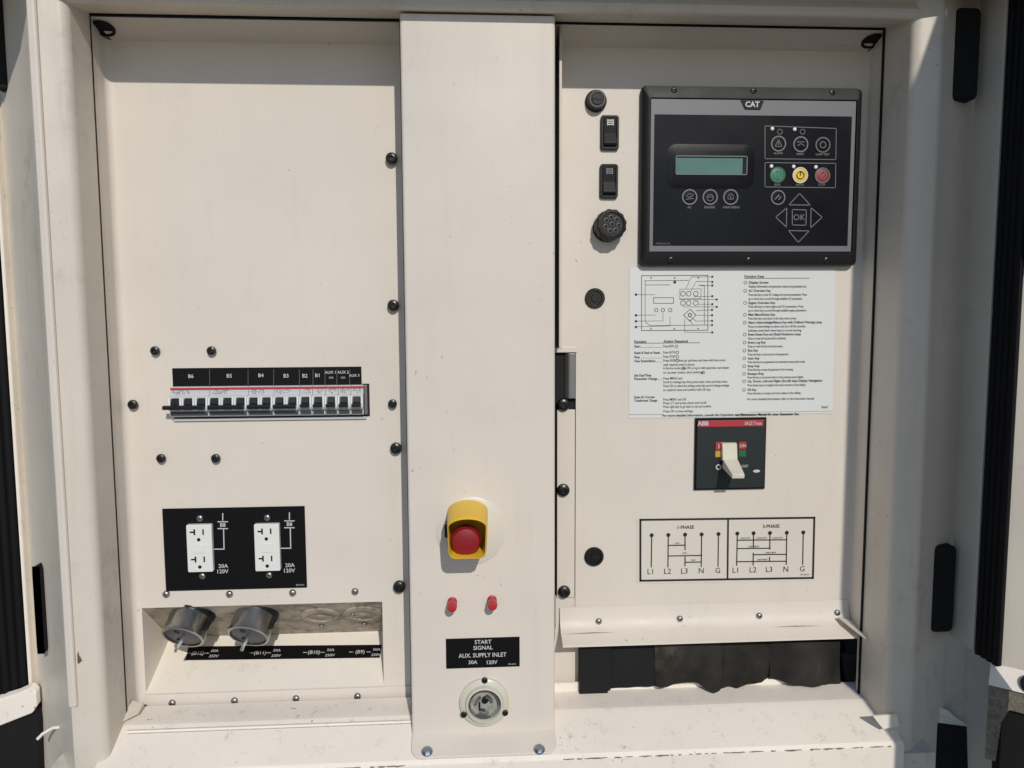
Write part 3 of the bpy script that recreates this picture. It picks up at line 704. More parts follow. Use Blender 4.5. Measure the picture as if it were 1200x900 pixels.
MB().box(.1185, .1277, -.003, .0010, zlip, ZT-.003).build('edge_shadow_gap', 'seal', cp)
# bottom lip folded forward
dlp = .036; zl2 = WZ(800, 753.5, dlp)
lipx0, lipx1 = WX(658, 745, .02), XR - .0015
zq = [WZ(800, y_, d_) for y_, d_ in ((708, .0012), (722, .0030), (731, .0075), (738, .0140), (752.5, dlp))]
MB().rail([(.0006, zq[0]), (.0012, zq[0]), (.0030, zq[1]), (.0075, zq[2]), (.0140, zq[3]), (dlp, zq[4]), (dlp+.0004, zq[4]-.0025), (dlp-.003, zq[4]-.001), (.0120, zq[3]-.003), (.0006, zq[2]-.004)], lipx0, lipx1).build('bottom_lip', 'paint', cp, smooth=True)
for a in ((701.5, 728), (796.5, 725), (889.5, 721.5)): fastener(cp, W(*a, .0042), 4.0*PX(), 'pan')
fastener(cp, W(980.5, 718, .0022), 4.2*PX(), 'pan')
for a in ((660, 474), (660, 574), (661, 693)): fastener(cp, W(*a, .0014), 7.6*PX(), 'black')
for a in ((697, 349.5), (696, 652)): fastener(cp, W(*a, .0004), 11.8*PX(), 'plug', 'hole_plug')
MB().lathe((WX(1023, 48, .022), .021, ZT-.0085), (0, .32, -1), [(.0145, 0), (.0145, .002), (.0115, .003), (.0110, -.0005)], 24).build('grommet', 'rubber', cp, smooth=True)
for (xa_, ya_), (xb_, yb_) in (((660, 743.5), (722, 741)), ((905, 735), (962, 733.5))):
    p_, q_ = WP(xa_, ya_, (0, .0140, zq[3]), V((0, (zq[3]-zq[4]), dlp-.014)).normalized()), WP(xb_, yb_, (0, .0140, zq[3]), V((0, (zq[3]-zq[4]), dlp-.014)).normalized())
    mid = (p_+q_)/2 + V((0, .0006, .0006)); up = V((0, .0004, .0012))
    MB().poly([p_ + V((0, .0006, .0006)), mid + up, q_ + V((0, .0006, .0006)), mid - up*.4]).build('crease', 'grime_and_shade', cp)
# torn corner of the lip and its dark hole
p = W(1004, 742, .04)
MB().loft([(p.x-.016, .012, p.z+.012), (p.x+.010, .006, p.z+.004), (p.x+.012, .05, p.z-.004), (p.x+.004, .056, p.z-.003)],
          [(p.x-.016, .015, p.z+.015), (p.x+.010, .010, p.z+.007), (p.x+.012, .052, p.z-.001), (p.x+.004, .058, p.z-.001)]).build('corner_gusset', 'paint_frame', cp, bevel=.001)

# cable opening below the control panel
cv = thing('cable_opening', 'dark cable entry slot under the control panel lip', 'opening', (.36, -.05, zsb))
xo0, xo1 = WX(678, 790, 0), XR-.002
m = MB(); zo1 = zl2-.001; zo0 = zsb-.03
m.poly([(xo0, -.20, zo0), (xo1, -.20, zo0), (xo1, -.20, zo1), (xo0, -.20, zo1)])
m.poly([(xo0, -.20, zo1), (xo1, -.20, zo1), (xo1, .0, zlip-.006), (xo0, .0, zlip-.006)])
m.poly([(xo0, -.20, zo0), (xo1, -.20, zo0), (xo1, .018, zo0), (xo0, .018, zo0)])
m.poly([(xo0, -.20, zo0), (xo0, .0, zo0), (xo0, .0, zo1), (xo0, -.20, zo1)]); m.poly([(xo1, -.20, zo0), (xo1, .0, zo0), (xo1, .0, zo1), (xo1, -.20, zo1)])
m.build('cavity', 'dark_cavity', cv)
MB().box(xl1-.02, xo0, -.006, -.002, zsb-.005, zstrip+.002).build('side_plate', 'paint', cv)
# rubber curtain flaps, each its own piece
flaps = [((706, 772), ((0, 806), (.5, 805), (1, 803)), 'flat black rubber flap nearest the centre cover in the cable slot'),
         ((768, 846), ((0, 804), (.45, 797), (.62, 799), (.82, 808), (.95, 816), (1, 812)), 'dusty rubber flap with a pointed corner dipping over the sill'),
         ((842, 908), ((0, 815), (.12, 812), (.35, 802), (.65, 795), (1, 797)), 'curled dusty rubber flap in the middle of the cable slot'),
         ((902, 986), ((0, 797), (.3, 799), (.7, 800), (.88, 808), (1, 818)), 'bulging dusty rubber flap near the right jamb')]
def pw(P, u):
    for (a, b), (c, d) in zip(P, P[1:]):
        if u <= c: return b + (d-b)*(u-a)/(c-a)
    return P[-1][1]
for k, ((ax, bx), bot, lab) in enumerate(flaps):
    d0 = (.013, .017, .012, .016)[k]; nu, nv = 22, 10; rnd = random.Random(k+3); ph = rnd.random()*6
    rows = []
    for j in range(nv+1):
        row_ = []
        for i in range(nu+1):
            u, v = i/nu, j/nv
            x = ax + (bx-ax)*u
            T0 = W(x, 752, d0); B0 = W(x, pw(bot, u), d0)
            amp = (.003, .011, .012, .013)[k]
            bul = amp*(math.sin(math.pi*u)**.8*math.sin(v*2.2+.3)*1.2 - .5*math.sin(9*u+ph+2*v)*v*.7 + .25*math.sin(17*u+5*v+ph)*v)
            row_.append((T0.x+(B0.x-T0.x)*v, d0 + bul - .004*(1-v), T0.z+(B0.z-T0.z)*v))
        rows.append(row_)
    m = MB(); n = nu+1
    m.add([p for r_ in rows for p in r_] + [(x, d-.003, z) for r_ in rows for x, d, z in r_],
          [(j*n+i, j*n+i+1, (j+1)*n+i+1, (j+1)*n+i) for j in range(nv) for i in range(nu)] + [((nv+1)*n+j*n+i, (nv+1)*n+j*n+i+1, (nv+1)*n+(j+1)*n+i+1, (nv+1)*n+(j+1)*n+i) for j in range(nv) for i in range(nu)] +
          [(nv*n+i, nv*n+i+1, (nv+1)*n+nv*n+i+1, (nv+1)*n+nv*n+i) for i in range(nu)])
    o = m.build('rubber_flap', 'rubber_dusty' if k else 'rubber', None, smooth=True, origin=(rows[0][0][0], 0, rows[-1][0][2]))
    tag(o, lab, 'rubber flap', 'rubber flaps in the cable slot')
X0, X1, z0, z1 = prect((679, 757), (712, 824), .016)
o = MB().prism([(X0, z1), (X1+.004, z1), (X1+.004, z0+.02), (X1, z0+.02), (X1, z0), (X0+.008, z0), (X0, z0+.007)], .0140, .0180).build('rubber_flap', 'rubber', None, bevel=.0008, origin=(X0, .002, z0))
tag(o, 'square black rubber piece hanging over the sill beside the centre cover', 'rubber flap', 'rubber flaps in the cable slot')
X0, X1, z0, z1 = prect((986, 766), (1001, 822), .0)
o = MB().lofts([[(X0+.012*f, -.001+.02*f*f, z1+(z0-z1)*f), (X1+.006*f, -.002+.02*f*f+.008, z1+(z0-z1)*f), (X1+.006*f, -.003+.02*f*f+.004, z1+(z0-z1)*f), (X0+.012*f, -.006+.02*f*f, z1+(z0-z1)*f)] for f in (0, .2, .4, .6, .8, 1)]).build('rubber_flap', 'rubber_dusty', None, bevel=.0008, origin=(X0, 0, z0))
tag(o, 'narrow dusty rubber strip hanging beside the right jamb foot', 'rubber flap', 'rubber flaps in the cable slot')
p = W(816, 802, .0)
o = MB().lathe((p.x, .002, p.z), (.3, .5, -1), [(.004, -.02), (.0055, -.012), (.0055, .004), (.004, .009), (.001, .010)], 12).build('cable_end', 'rubber', None, smooth=True, origin=(p.x, 0, p.z))
tag(o, 'short black cable end poking over the sill edge', 'cable')

# fuse holder, rockers, round connector
b = W(698, 119, 0)
t = thing('fuse_holder', 'round black slotted knob at the top of the control panel', 'fuse holder', (b.x, 0, b.z-.014))
MB().lathe(b, (0, 1, 0), [(.0148, .0003), (.0148, .004), (.0135, .005), (.0125, .012), (.0118, .0135), (.0095, .0135), (.0090, .0125), (.0075, .0125), (.0070, .0138), (.003, .0138)], 32).build('cap', 'black_plastic', t, smooth=True)
MB().box(b.x-.0065, b.x+.0065, .0136, .0146, b.z-.0013, b.z+.0013).build('grip_bar', 'bezel_plastic', t)
MB().ring((b.x, b.z), .0096, .0106, .0138, 32).build('scale_mark', 'dim_print', t)
for (x, y), lab in (((715, 155), 'upper black rocker switch below the round fuse holder'), ((714, 212), 'lower black rocker switch above the round connector')):
    c = W(x, y, .006); hw, hh = .0126, .0233
    t = thing('rocker_switch', lab, 'switch', (c.x, 0, c.z-hh), 'rocker switches')
    m = MB(); rr = rrect(c.x-hw, c.x+hw, c.z-hh, c.z+hh, .004); ri = rrect(c.x-hw+.003, c.x+hw-.003, c.z-hh+.004, c.z+hh-.003, .002)
    m.lofts([[(p[0], .0003, p[1]) for p in rr], [(p[0], .0045, p[1]) for p in rr], [(c.x+(p[0]-c.x)*.94, .0060, c.z+(p[1]-c.z)*.96) for p in rr], [(p[0], .0060, p[1]) for p in ri], [(p[0], .002, p[1]) for p in ri]]).build('frame', 'black_plastic', t, smooth=True)
    MB().rail([(.002, c.z+hh-.0035), (.0072, c.z+hh-.0040), (.0050, c.z-.001), (.0105, c.z-hh+.0085), (.0088, c.z-hh+.0052), (.002, c.z-hh+.0045)], c.x-hw+.0035, c.x+hw-.0035).build('rocker', 'bezel_plastic', t, bevel=.001)
    m = MB(); zz = c.z+.0125
    for i in range(3):
        m.box(c.x-.0040, c.x+.0045, .0066, .0073, zz-.0030+i*.0028, zz-.0014+i*.0028)
    m.box(c.x-.0044, c.x-.0032, .0066, .0072, zz-.0036, zz+.0046); m.box(c.x+.0036, c.x+.0048, .0066, .0072, zz-.0036, zz+.0046)
    m.build('symbol', 'white_print' if y < 200 else 'grey_print', t)
b = W(711, 267, 0)
t = thing('round_connector', 'black round multi-pin connector with knurled ring under the rockers', 'connector', (b.x, 0, b.z-.02))
ax = V((.10, 1, .08)).normalized()
MB().lathe(b, (0, 1, 0), [(.020, .0003), (.020, .004), (.017, .006), (.017, .012)], 32).build('base', 'black_plastic', t, smooth=True)
m = MB(); rings = []
u = ax.orthogonal().normalized(); v = ax.cross(u)
for h, rr in ((.007, .019), (.009, .0215), (.024, .0215), (.027, .0200), (.0275, .0165), (.0255, .0160), (.0255, .001)):
    rings.append([b + ax*h + (u*math.cos(2*math.pi*i/48) + v*math.sin(2*math.pi*i/48))*(rr*(.955 if (i//2) % 2 and .0195 < rr else 1)) for i in range(48)])
m.lofts(rings).build('ring', 'bezel_plastic', t)
for k in range(8):
    a = 2*math.pi*k/7; rr = .0095 if k < 7 else 0
    c = b + ax*.0256 + (u*math.cos(a) + v*math.sin(a))*rr
    MB().lathe(c, ax, [(.0034, 0), (.0034, .0008), (.0026, .0010)], 12).build('pin_insert', 'dim_print', t, smooth=True)
    MB().lathe(c, ax, [(.0025, .0008), (.0025, .0012), (.001, .0012)], 12).build('pin_hole', 'dark_cavity', t)

# ------------------------------------------------------------------ controller
t = thing('controller', 'black digital generator controller with green display and round keys', 'controller', (WX(876, 205, 0), 0, WZ(876, 312, 0)))
DZ = .016
x0, x1, z0, z1 = prect((752, 100), (1003, 311.5), DZ*.6)
o_ = rrect(x0, x1, z0, z1, .007); cxx, czz = (x0+x1)/2, (z0+z1)/2
ix0, ix1, iz0, iz1 = prect((763, 115.5), (997.5, 295), DZ)
i_ = rrect(ix0-.0012, ix1+.0012, iz0-.0012, iz1+.0012, .002)
def at_(P, d): return [(x, d, z) for x, z in P]
sc_ = lambda P, k: [(cxx+(x-cxx)*k, czz+(z-czz)*k) for x, z in P]
MB().lofts([at_(o_, .0003), at_(o_, .0085), at_(sc_(o_, .990), .0125), at_(sc_(i_, 1.012), DZ+.001), at_(i_, DZ+.001), at_(i_, DZ-.004)], True, True).build('bezel', 'bezel_plastic', t, smooth=True)
fpl = MB().box(ix0, ix1, DZ-.0035, DZ-.0005, iz0, iz1).build('faceplate', 'face_grey', t, bevel=.0006)
DM = DZ-.0002
mx0, mx1, mz0, mz1 = prect((767, 134), (993, 288), DM)
MB().box(mx0, mx1, DZ-.0004, DM+.0003, mz0, mz1).build('membrane', 'membrane', t)
dm = DM+.0006
def M(x, y): return XZ(x, y, dm)
pxm = PX(dm)
# raised window bump
a0, a1, b0, b1 = prect((781, 168), (884, 222), dm)
R1 = rrect(a0, a1, b0, b1, .014); R2 = rrect(a0+.009, a1-.012, b0+.009, b1-.009, .008)
wb = MB().lofts([at_(R1, DM+.0002), at_(R2, DM+.0016)], False, True).build('window_bump', 'membrane', t, smooth=True)
a0, a1, b0, b1 = prect((792, 183), (874.5, 205), dm)
dl = DM+.0022
sx = lambda k: (a0+(a1-a0)*k)
fr = MB(); fr.line([(a0, b0), (a1, b0), (a1, b1), (a0, b1)], .0009, dl+.0006, True)
MB().box(a0, a1, dl-.0006, dl, b0, b1).build('display_recess', 'dark_cavity', wb)
fr.build('display_rim', 'lcd_frame', wb)
MB().box(a0+.001, a1-.0062, dl, dl+.0003, b0+.0008, b1-.0026).build('display', 'lcd', wb)
# key frames
MB().line([M(896.5, 147.5), M(980, 150.5), M(979.5, 187), M(896.5, 186)], .0009, dm, True).build('key_frame', 'grey_print', t)
MB().line([M(896.5, 190.5), M(979.5, 191.5), M(979, 220), M(896.5, 219)], .0009, dm, True).build('key_frame', 'grey_print', t)
sym = MB(); cap = MB()
def key(x, y, r_, ringmat, fill=None):
    c = M(x, y)
    if fill: k_ = MB().lathe((c[0], DM, c[1]), (0, 1, 0), [(r_*pxm*.93, .0002), (r_*pxm*.9, .0011), (r_*pxm*.75, .0014)], 24).build('key', fill, t, smooth=True)
    else: k_ = MB().lathe((c[0], DM, c[1]), (0, 1, 0), [(r_*pxm*.93, .0002), (r_*pxm*.9, .0007), (r_*pxm*.7, .0009)], 24).build('key', 'membrane', t, smooth=True)
    MB().ring(c, r_*pxm*.88, r_*pxm*1.06, dm+.0011, 28).build('key_ring', ringmat, k_)
    return c
d2 = dm+.0013
for i, x in enumerate((808, 832, 856)):
    c = key(x, 231, 8.6, 'grey_print')
    if i == 0: sym.line([(c[0]-.005, c[1]+.002), (c[0], c[1]-.001), (c[0]+.005, c[1]+.003)], .0009, d2); sym.line([(c[0]-.005, c[1]-.003), (c[0]+.005, c[1]-.002)], .0009, d2); sym.line([(c[0]-.003, c[1]+.004), (c[0]+.003, c[1]+.004)], .0008, d2)
    if i == 1: sym.ring((c[0], c[1]-.001), .0038, .0048, d2, 16); sym.line([(c[0]-.005, c[1]), (c[0]+.005, c[1])], .0009, d2)
    if i == 2: sym.line([(c[0]-.004, c[1]-.003), (c[0]-.004, c[1]+.001), (c[0], c[1]+.005), (c[0]+.004, c[1]+.001), (c[0]+.004, c[1]-.003)], .0009, d2, True); sym.line([(c[0], c[1]-.003), (c[0], c[1]+.001)], .0012, d2)
for s_, x in (('AC', 808), ('ENGINE', 831.5), ('MAIN MENU', 857)): cap.text(s_, M(x, 243), 3.6*pxm, dm, bold=.02)
for i, x in enumerate((912, 938, 964)):
    c = key(x, 168.5+i*.7, 8.6, 'grey_print' if i < 2 else 'dim_print')
    if i == 0: sym.line([(c[0]-.005, c[1]-.004), (c[0]+.005, c[1]-.004), (c[0], c[1]+.005)], .0010, d2, True); sym.line([(c[0], c[1]-.002), (c[0], c[1]+.002)], .0010, d2)
    if i == 1: sym.line([(c[0]-.005, c[1]+.003), (c[0]+.005, c[1]+.003)], .0010, d2); sym.line([(c[0]-.004, c[1]-.002), (c[0], c[1]+.001), (c[0]+.005, c[1]-.002)], .0010, d2)
    if i == 2: sym.ring(c, .0035, .0046, d2, 16)
    if i < 2:
        q = M(914+i*26.5, 154.3); sym.ring(q, .0030, .0038, dm, 14)
for s_, x, y in (('ALARM', 912, 179.6), ('RESET', 938, 180.6), ('LAMP TEST', 964, 181)): cap.text(s_, M(x, y), 3.4*pxm, dm, bold=.02)
for i, (x, f_) in enumerate(((911, 'key_green'), (937.5, 'key_yellow'), (963.5, 'key_red'))):
    c = key(x, 205+i*.4, 8.8, ('symbol_green', 'lever_cream', 'dim_print')[i], f_)
    m = MB()
    if i == 0: m.line([(c[0], c[1]-.004), (c[0], c[1]+.004)], .0012, d2+.0006); m.ring(c, .0052, .0060, d2+.0006, 18)
    if i == 1: m.ring(c, .0046, .0056, d2+.0006, 18); m.line([(c[0], c[1]), (c[0], c[1]+.005)], .0012, d2+.0006)
    if i == 2: m.ring(c, .0046, .0054, d2+.0006, 18); m.line([(c[0]-.002, c[1]-.002), (c[0]+.003, c[1]+.002)], .0012, d2+.0006)
    m.build('key_symbol', 'black_print' if i == 1 else 'grey_print', t)
for s_, x in (('RUN', 911), ('AUTO', 937.5), ('STOP', 963)): cap.text(s_, M(x, 216.5), 3.4*pxm, dm, bold=.02)
for x, y in ((905, 150.8), (931.2, 151.5), (904, 194.8), (930, 195.2), (956, 195.8)):
    c = M(x, y); MB().lathe((c[0], DM, c[1]), (0, 1, 0), [(.0025, 0), (.0025, .0012), (.0017, .0020), (.0005, .0023)], 14).build('indicator_lamp', 'lamp_lens', t, smooth=True)
c = key(911.5, 231.5, 8.2, 'grey_print')
sym.line([(c[0]-.004, c[1]-.002), (c[0]+.001, c[1]+.003)], .0016, d2); sym.line([(c[0]+.001, c[1]-.003), (c[0]+.004, c[1]+.001)], .0013, d2)
m = MB()
for tri in (((937, 226.5), (924.5, 240), (949.5, 240.3)), ((909, 254.5), (922, 243.5), (921.5, 266)), ((963.5, 254.5), (950.5, 243.5), (950, 267)), ((935.5, 284), (924, 270.2), (948.3, 270.6))):
    MB().line([M(*q) for q in tri], .0011, dm, True).build('arrow_key', 'grey_print', t)
MB().line([M(928.5, 245.5), M(945, 246), M(944.5, 264), M(928.5, 263.5)], .0011, dm, True).build('confirm_key', 'grey_print', t)
cap.text('OK', M(936.5, 255), 10*pxm, dm, bold=.0)
cap.text('MADE IN UK', M(777, 285.5), 3*pxm, dm)
sym.build('key_symbol', 'grey_print', t); cap.build('lettering', 'grey_print', t)
# badge
bd = DZ-.0001
bg_ = MB().prism([XZ(868, 117.5, bd), XZ(895, 118.2, bd), XZ(891, 128.5, bd), XZ(873, 128, bd)], bd, bd+.0008); bg_ = bg_.build('badge', 'black_label', t)
q = XZ(881.3, 122.8, bd)
m = MB().text('CAT', q, 8.6*pxm, bd+.0012, bold=.03); m.build('badge_lettering', 'white_print', bg_)
for a in ((789.5, 106.5), (882.5, 107.5), (974.5, 109.5), (786, 304.5), (877, 305), (968, 305)): fastener(t, W(*a, .0125), .0046, 'black')

# ------------------------------------------------------------------ instruction sticker
st = thing('instruction_sticker', 'white printed instruction sticker below the controller', 'sticker', (WX(857, 488, 0), 0, WZ(857, 488, 0)))
P4 = [XZ(737.5, 314), XZ(979, 314), XZ(975.5, 484.5), XZ(862, 485.5), XZ(862, 489), XZ(737, 490)]
MB().prism(P4, .0004, .0008).build('paper', 'sticker_white', st)
ds = .0011; m = MB(); th = MB()
def K(x, y): return (735 + x/9.6, 315 + y/9.6)      # drawing coordinates
def LN(mb, pts, w_=.0006, closed=False): mb.line([XZ(*K(*q)) for q in pts], w_, ds, closed)
LN(th, [(160, 78), (905, 74), (905, 690), (160, 695)], .0008, True)
LN(th, [(200, 132), (200, 598), (260, 640), (905, 632)]); LN(th, [(195, 135), (690, 130)]); LN(th, [(205, 182), (480, 180)]); LN(th, [(800, 185), (865, 185), (865, 632)])
LN(th, [(295, 325), (518, 325), (518, 388), (295, 388)], .0007, True)
for x, y in ((268, 102), (533, 102), (797, 100), (265, 675), (527, 675), (795, 672)): m.disc(XZ(*K(x, y)), .0011, ds, 8)
m.disc(XZ(*K(533, 150)), .0022, ds, 8)
for y in (290, 523, 590, 655): m.disc(XZ(*K(97, y)), .0018, ds, 10)
for pts in (((97, 290), (310, 292)), ((97, 522), (320, 520)), ((97, 588), (400, 586), (400, 500)), ((97, 650), (480, 642), (480, 545)),
            ((955, 90), (720, 92), (660, 220)), ((955, 142), (775, 142), (715, 250)), ((955, 188), (820, 190)), ((955, 308), (750, 315)), ((1005, 345), (590, 345)), ((955, 398), (800, 398)),
            ((1005, 428), (630, 428)), ((955, 462), (770, 470)), ((955, 522), (770, 522)), ((955, 585), (770, 588), (720, 545)), ((955, 632), (735, 632), (700, 570)), ((955, 715), (645, 712), (645, 560))):
    LN(th, pts, .0005)
for x, y in ((955, 90), (955, 148), (955, 188), (955, 308), (1005, 345), (955, 398), (1005, 428), (952, 462), (952, 522), (952, 585), (952, 632), (955, 715)): m.disc(XZ(*K(x, y)), .0016, ds, 10)
for x in (325, 400, 483): th.ring(XZ(*K(x, 465)), .0021, .0029, ds, 12)
LN(th, [(590, 230), (830, 225), (825, 335), (590, 338)], .0005, True)
for x in (625, 690, 770): th.ring(XZ(*K(x, 280)), .0030, .0038, ds, 12); th.ring(XZ(*K(x, 385)), .0030, .0038, ds, 12)
LN(th, [(705, 455), (770, 520), (705, 590), (632, 520)], .0008, True); th.ring(XZ(*K(703, 520)), .0018, .003, ds, 10)
def row(s_, x, y, xe, bold=False):
    a_ = XZ(x, y); wd = XZ(xe, y)[0] - a_[0]
    (m if bold else th).text(s_, a_, 4.1*PX(), ds, 'LEFT', .026 if bold else .012, fit=wd)
row('Function Keys', 872, 324, 895, True); m.line([XZ(872, 326.2), XZ(948, 326)], .0007, ds)
R = [('Display Screen', 331.2, 900, 1), ('Displays information and generator status and parameters etc.', 335.8, 945, 0), ('AC Overview Key', 340.8, 903, 1), ('Press this key to view AC voltage and current parameters. Press', 345.5, 945, 0),
     ('up or down key to scroll through available AC parameters.', 350.2, 940, 0), ('Engine Overview Key', 355, 908, 1), ('Press this key to view engine and DC parameters. Press', 359.4, 941, 0), ('up or down key to scroll through available engine parameters.', 364, 945, 0),
     ('Main Menu/Home Key', 368.8, 908, 1), ('Press this key to go back to the main menu screen.', 373.3, 933, 0), ('Alarm Acknowledge/Silence Key with (Yellow) Warning Lamp', 378, 963, 1), ('Press to acknowledge an alarm and turn off the sounder.', 382.7, 944, 0),
     ('Indicates active fault when lamp is on and warning.', 387.4, 939, 0), ('Event Reset Key and (Red) Shutdown Lamp', 392, 938, 1), ('Press to reset all inactive fault conditions.', 396.7, 921, 0), ('Event Log Key', 401.4, 897, 1), ('Press to view the list of stored events.', 406, 917, 0),
     ('Run Key', 410.8, 888, 1), ('Press this key to start and run the generator.', 415.4, 924, 0), ('Auto Key', 420, 890, 1), ('Press this key to put generator into automatic remote start mode.', 424.3, 943, 0), ('Stop Key', 429, 890, 1), ('Press this key to stop the generator from running.', 433.3, 929, 0),
     ('Escape Key', 438, 895, 1), ('Press this key to cancel and return to the previous screen display.', 442.3, 941, 0), ('Up, Down, Left and Right (Scroll) keys Display Navigation', 446.8, 963, 1), ('Press these keys to navigate the menu screens on the display.', 451.5, 944, 0),
     ('OK Key', 456.8, 886, 1), ('Press this key to accept and store values in the editing.', 461, 938, 0), ('For more detailed information refer to the instruction manual.', 467.8, 954, 0)]
for s_, y, xe, bo in R:
    row(s_, 877 - (y-331)*.012, y, xe, bool(bo))
    if bo: th.ring(XZ(873.2-(y-331)*.014, y), .0018, .0025, ds, 10)
row('Function', 743, 400.4, 757, True); row('Action Required', 777.5, 400, 806, True); m.line([XZ(743, 402.2), XZ(820, 401.6)], .0007, ds)
for s_, y, xe in (('Start', 406, 750.5), ('Reset & Fault to Reset', 413.5, 773), ('Stop', 418.5, 749.5), ('View Event/Alarm', 423.2, 768), ('Set Day/Time', 440, 763), ('Parameter Change', 444, 770), ('Scale AC Current', 465.5, 767), ('Transformer Change', 469.5, 770)): row(s_, 743, y, xe, True)
for y, xa in ((406.2, 752), (413.7, 774), (418.7, 751), (423.4, 769), (444.2, 771)): th.line([XZ(xa, y+.8), XZ(776, y+.8)], .0003, ds)
for s_, y, xe in (('Press RUN', 405.8, 789), ('Press AUTO', 413, 791), ('Press STOP', 418, 791), ('Press EVENT then go up/down and view with the cursor', 422.6, 850), ('until required event is shown.', 427.4, 814),
                  ('In Service mode press OK to log in with supervisor and master', 431.5, 854), ('to access menu and settings.', 436.5, 825), ('Press MENU and', 443.5, 799), ('Scroll to settings key then press enter, time and date menu', 447.8, 852),
                  ('Press OK to select the setting, press key up and change settings', 452.3, 854), ('to required value and confirm with OK key.', 457, 833), ('Press MENU and OK', 468.2, 804), ('Press CT and press down and scroll', 472.4, 827), ('Press right key to go back to set and confirm', 476.7, 833), ('Press OK to save settings.', 482, 812)):
    row(s_, 777, y, xe)
for x, y in ((792.5, 406), (793.5, 413), (793.5, 418), (793.5, 422.6), (801, 431.5), (824, 436.5)): th.ring(XZ(x, y), .0017, .0024, ds, 10)
row('For more detailed information, consult the Operation and Maintenance Manual for your Generator Set.', 776, 487, 936, True)
row('395-0417', 962, 477.3, 970)
th.line([XZ(737, 485.8), XZ(776, 485.6)], .0004, ds); th.line([XZ(877, 483), XZ(975, 481.6)], .0003, ds)
m.build('bold_print', 'black_print', st); th.build('fine_print', 'black_print', st)

# ------------------------------------------------------------------ moulded case breaker
t = thing('main_breaker', 'square black main breaker with cream lever under the instruction sticker', 'circuit breaker', (WX(855, 573, 0), 0, WZ(855, 573, 0)))
x0, x1, z0, z1 = prect((815, 490), (896.5, 573), .004)
MB().box(x0, x1, .0012, .0035, z0, z1).build('surround', 'black_label', t, bevel=.0006)
MB().box(x0+.0022, x1-.0022, .0035, .0065, z0+.0028, z1-.003).build('face', 'mccb_face', t, bevel=.0007)
df = .0068
rx0, rx1, rz0, rz1 = prect((818, 493.3), (894.5, 499.2), df)
MB().box(rx0, rx1, .0062, df, rz0, rz1).build('red_band', 'breaker_red', t)
m = MB(); m.text('ABB', XZ(824, 496.5, df), 7.2*PX(), df+.0003, bold=.03); m.text('SACE Tmax', XZ(882.5, 496.2, df), 6*PX(), df+.0003, bold=.01, fit=21*PX())
m.text('I', XZ(842.3, 523, df), 7*PX(), df+.0006, bold=.02); m.text('ON', XZ(870.5, 522.5, df), 5.2*PX(), df+.0006, bold=.01)
m.text('OFF', XZ(872.5, 546.5, df), 5*PX(), df+.0003); m.ring(XZ(842, 547.3, df), .0024, .0042, df+.0003, 18)
m.add([(XZ(886.5, 552, df)[0] + .0052*math.cos(a), df+.0003, XZ(886.5, 552, df)[1] + .0022*math.sin(a)) for a in [2*math.pi*i/18 for i in range(18)]], [tuple(range(18))])
m.build('lettering', 'white_print', t)
for (a, b), mm, nm in ((((839, 518), (846.5, 527.5)), 'breaker_red', 'on_mark'), (((866, 518), (874, 526)), 'breaker_red', 'on_mark'), (((838.5, 528.5), (846.5, 535.5)), 'symbol_yellow', 'trip_mark'), (((866, 527.5), (874, 535)), 'symbol_green', 'off_mark')):
    q = prect(a, b, df); MB().box(q[0], q[1], .0062, df+.0002, q[2], q[3]).build(nm, mm, t)
lx0, lx1, lz0, lz1 = prect((847, 521), (864, 539.5), .014)
MB().rail([(.0062, lz1+.002), (.012, lz1+.001), (.016, lz0), (.0062, lz0-.001)], lx0, lx1).build('lever_base', 'lever_cream', t, bevel=.0008)
za = WZ(856, 539, .016); tip = W(865.5, 556, .050); tip0 = W(865.5, 561, .050)
hw = .0088
MB().lofts([[(x, d, z) for x, d, z in ((lx0, .0162, za+.001), (lx1, .0162, za+.001), (lx1, .012, za-.012), (lx0, .012, za-.012))],
            [(tip.x-hw, .050, tip.z), (tip.x+hw, .050, tip.z), (tip.x+hw, .0495, tip0.z), (tip.x-hw, .0495, tip0.z)]]).build('lever', 'lever_cream', t, bevel=.001)

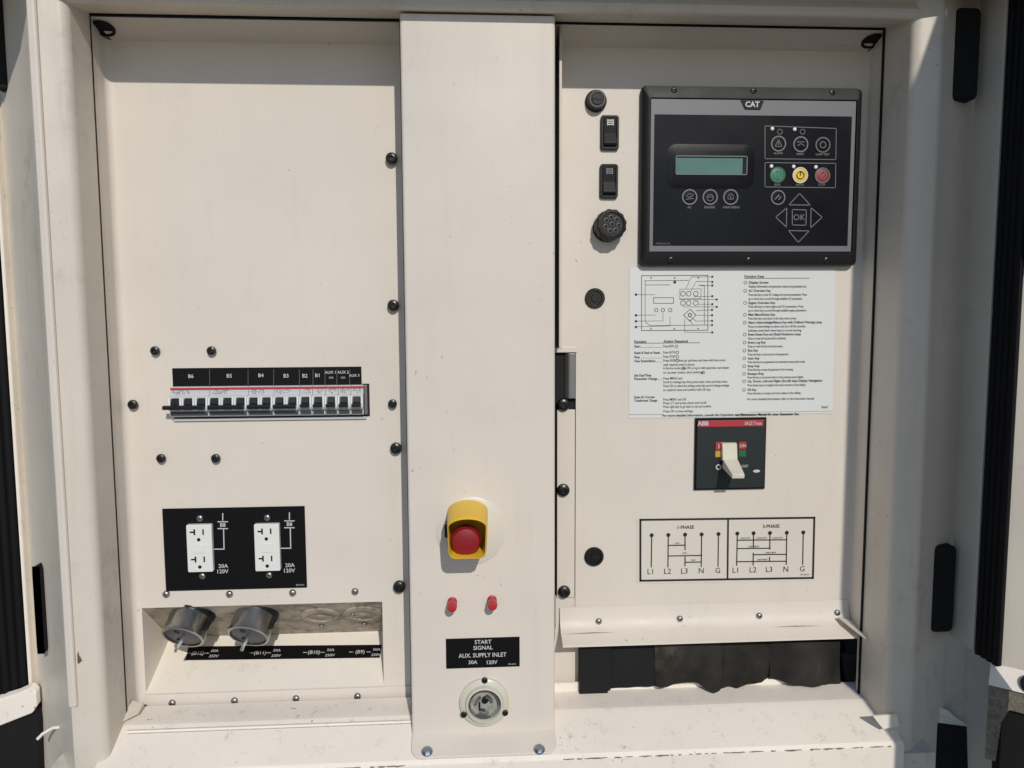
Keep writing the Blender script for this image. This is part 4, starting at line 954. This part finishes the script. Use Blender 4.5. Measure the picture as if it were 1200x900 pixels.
# ------------------------------------------------------------------ phase diagram sticker
t = thing('phase_diagram', 'framed cream wiring diagram sticker with two phase drawings', 'sticker', (WX(852, 680, 0), 0, WZ(852, 680, 0)))
MB().prism([XZ(746.5, 605), XZ(957, 602.5), XZ(955, 680), XZ(746.5, 684)], .0004, .0007).build('paper', 'sticker_cream', t)
m = MB(); dd = .0010
m.line([XZ(750.3, 609), XZ(954, 606.5), XZ(952.3, 677), XZ(750.3, 680.3)], .0030, dd, True); m.line([XZ(853, 608), XZ(852.3, 678.5)], .0026, dd+.0001)
m.build('border', 'black_print', t)
def wires(mb, L, w_=.0016):
    for a, b in L: mb.line([XZ(*a), XZ(*b)], w_, dd+.0001)
m = MB()
wires(m, [((763.5, 627), (763, 664)), ((783, 627), (782.5, 664)), ((802.6, 626.5), (802.6, 644)), ((802.6, 652.5), (802.4, 663)), ((822, 626), (821.5, 663.5)), ((841.7, 625.5), (841.2, 663)),
          ((783, 638.9), (802.6, 638.6)), ((783, 651.3), (822, 650.6)), ((803, 658.7), (821.5, 658.3))])
for x, y in ((763.5, 627), (783, 626.7), (802.6, 626.3), (822, 626), (841.7, 625.5)): m.disc(XZ(x, y), .0030, dd+.0002, 14)
wires(m, [((863.8, 625), (863, 662)), ((882.8, 624.6), (882.6, 641)), ((882.4, 648), (882.3, 662)), ((902, 624.3), (901.8, 643)), ((901.6, 653), (901.4, 656.5)), ((921.7, 624), (921, 661)), ((941, 623.7), (940.3, 661)),
          ((863.8, 632.8), (921.6, 632.3)), ((863.5, 642.6), (902, 642.2)), ((882.8, 649.8), (921.4, 649.3)), ((863.2, 658), (921.2, 657.4))])
for x, y in ((863.8, 625), (882.8, 624.6), (902, 624.3), (921.7, 624), (941, 623.7)): m.disc(XZ(x, y), .0030, dd+.0002, 14)
m.build('wiring_lines', 'black_print', t)
m = MB()
for s_, x, y in (('L1', 762.5, 669.8), ('L2', 782, 669.5), ('L3', 801.8, 669.2), ('N', 821.5, 668.8), ('G', 841, 668.5), ('L1', 862, 668.2), ('L2', 882, 667.8), ('L3', 901, 667.4), ('N', 920.6, 667), ('G', 939.8, 666.6)):
    m.text(s_, XZ(x, y), 9.6*PX(), dd+.0001)
m.text('1-PHASE', XZ(803, 617.8), 5.8*PX(), dd+.0001, bold=.02); m.text('3-PHASE', XZ(903.3, 616.6), 5.8*PX(), dd+.0001, bold=.02)
for s_, x, y in (('120V', 793, 636.5), ('240V', 802, 648), ('120V', 812, 656.3), ('120V/277V', 873, 630.6), ('120V/277V', 892, 630.4), ('120V/277V', 911, 630.2), ('208V/480V', 883, 640.3), ('208V/480V', 903, 647.5), ('208V/480V', 893, 655.6), ('395-0419', 942.5, 673.2)):
    m.text(s_, XZ(x, y), 3.0*PX(), dd+.0001)
m.build('lettering', 'black_print', t)
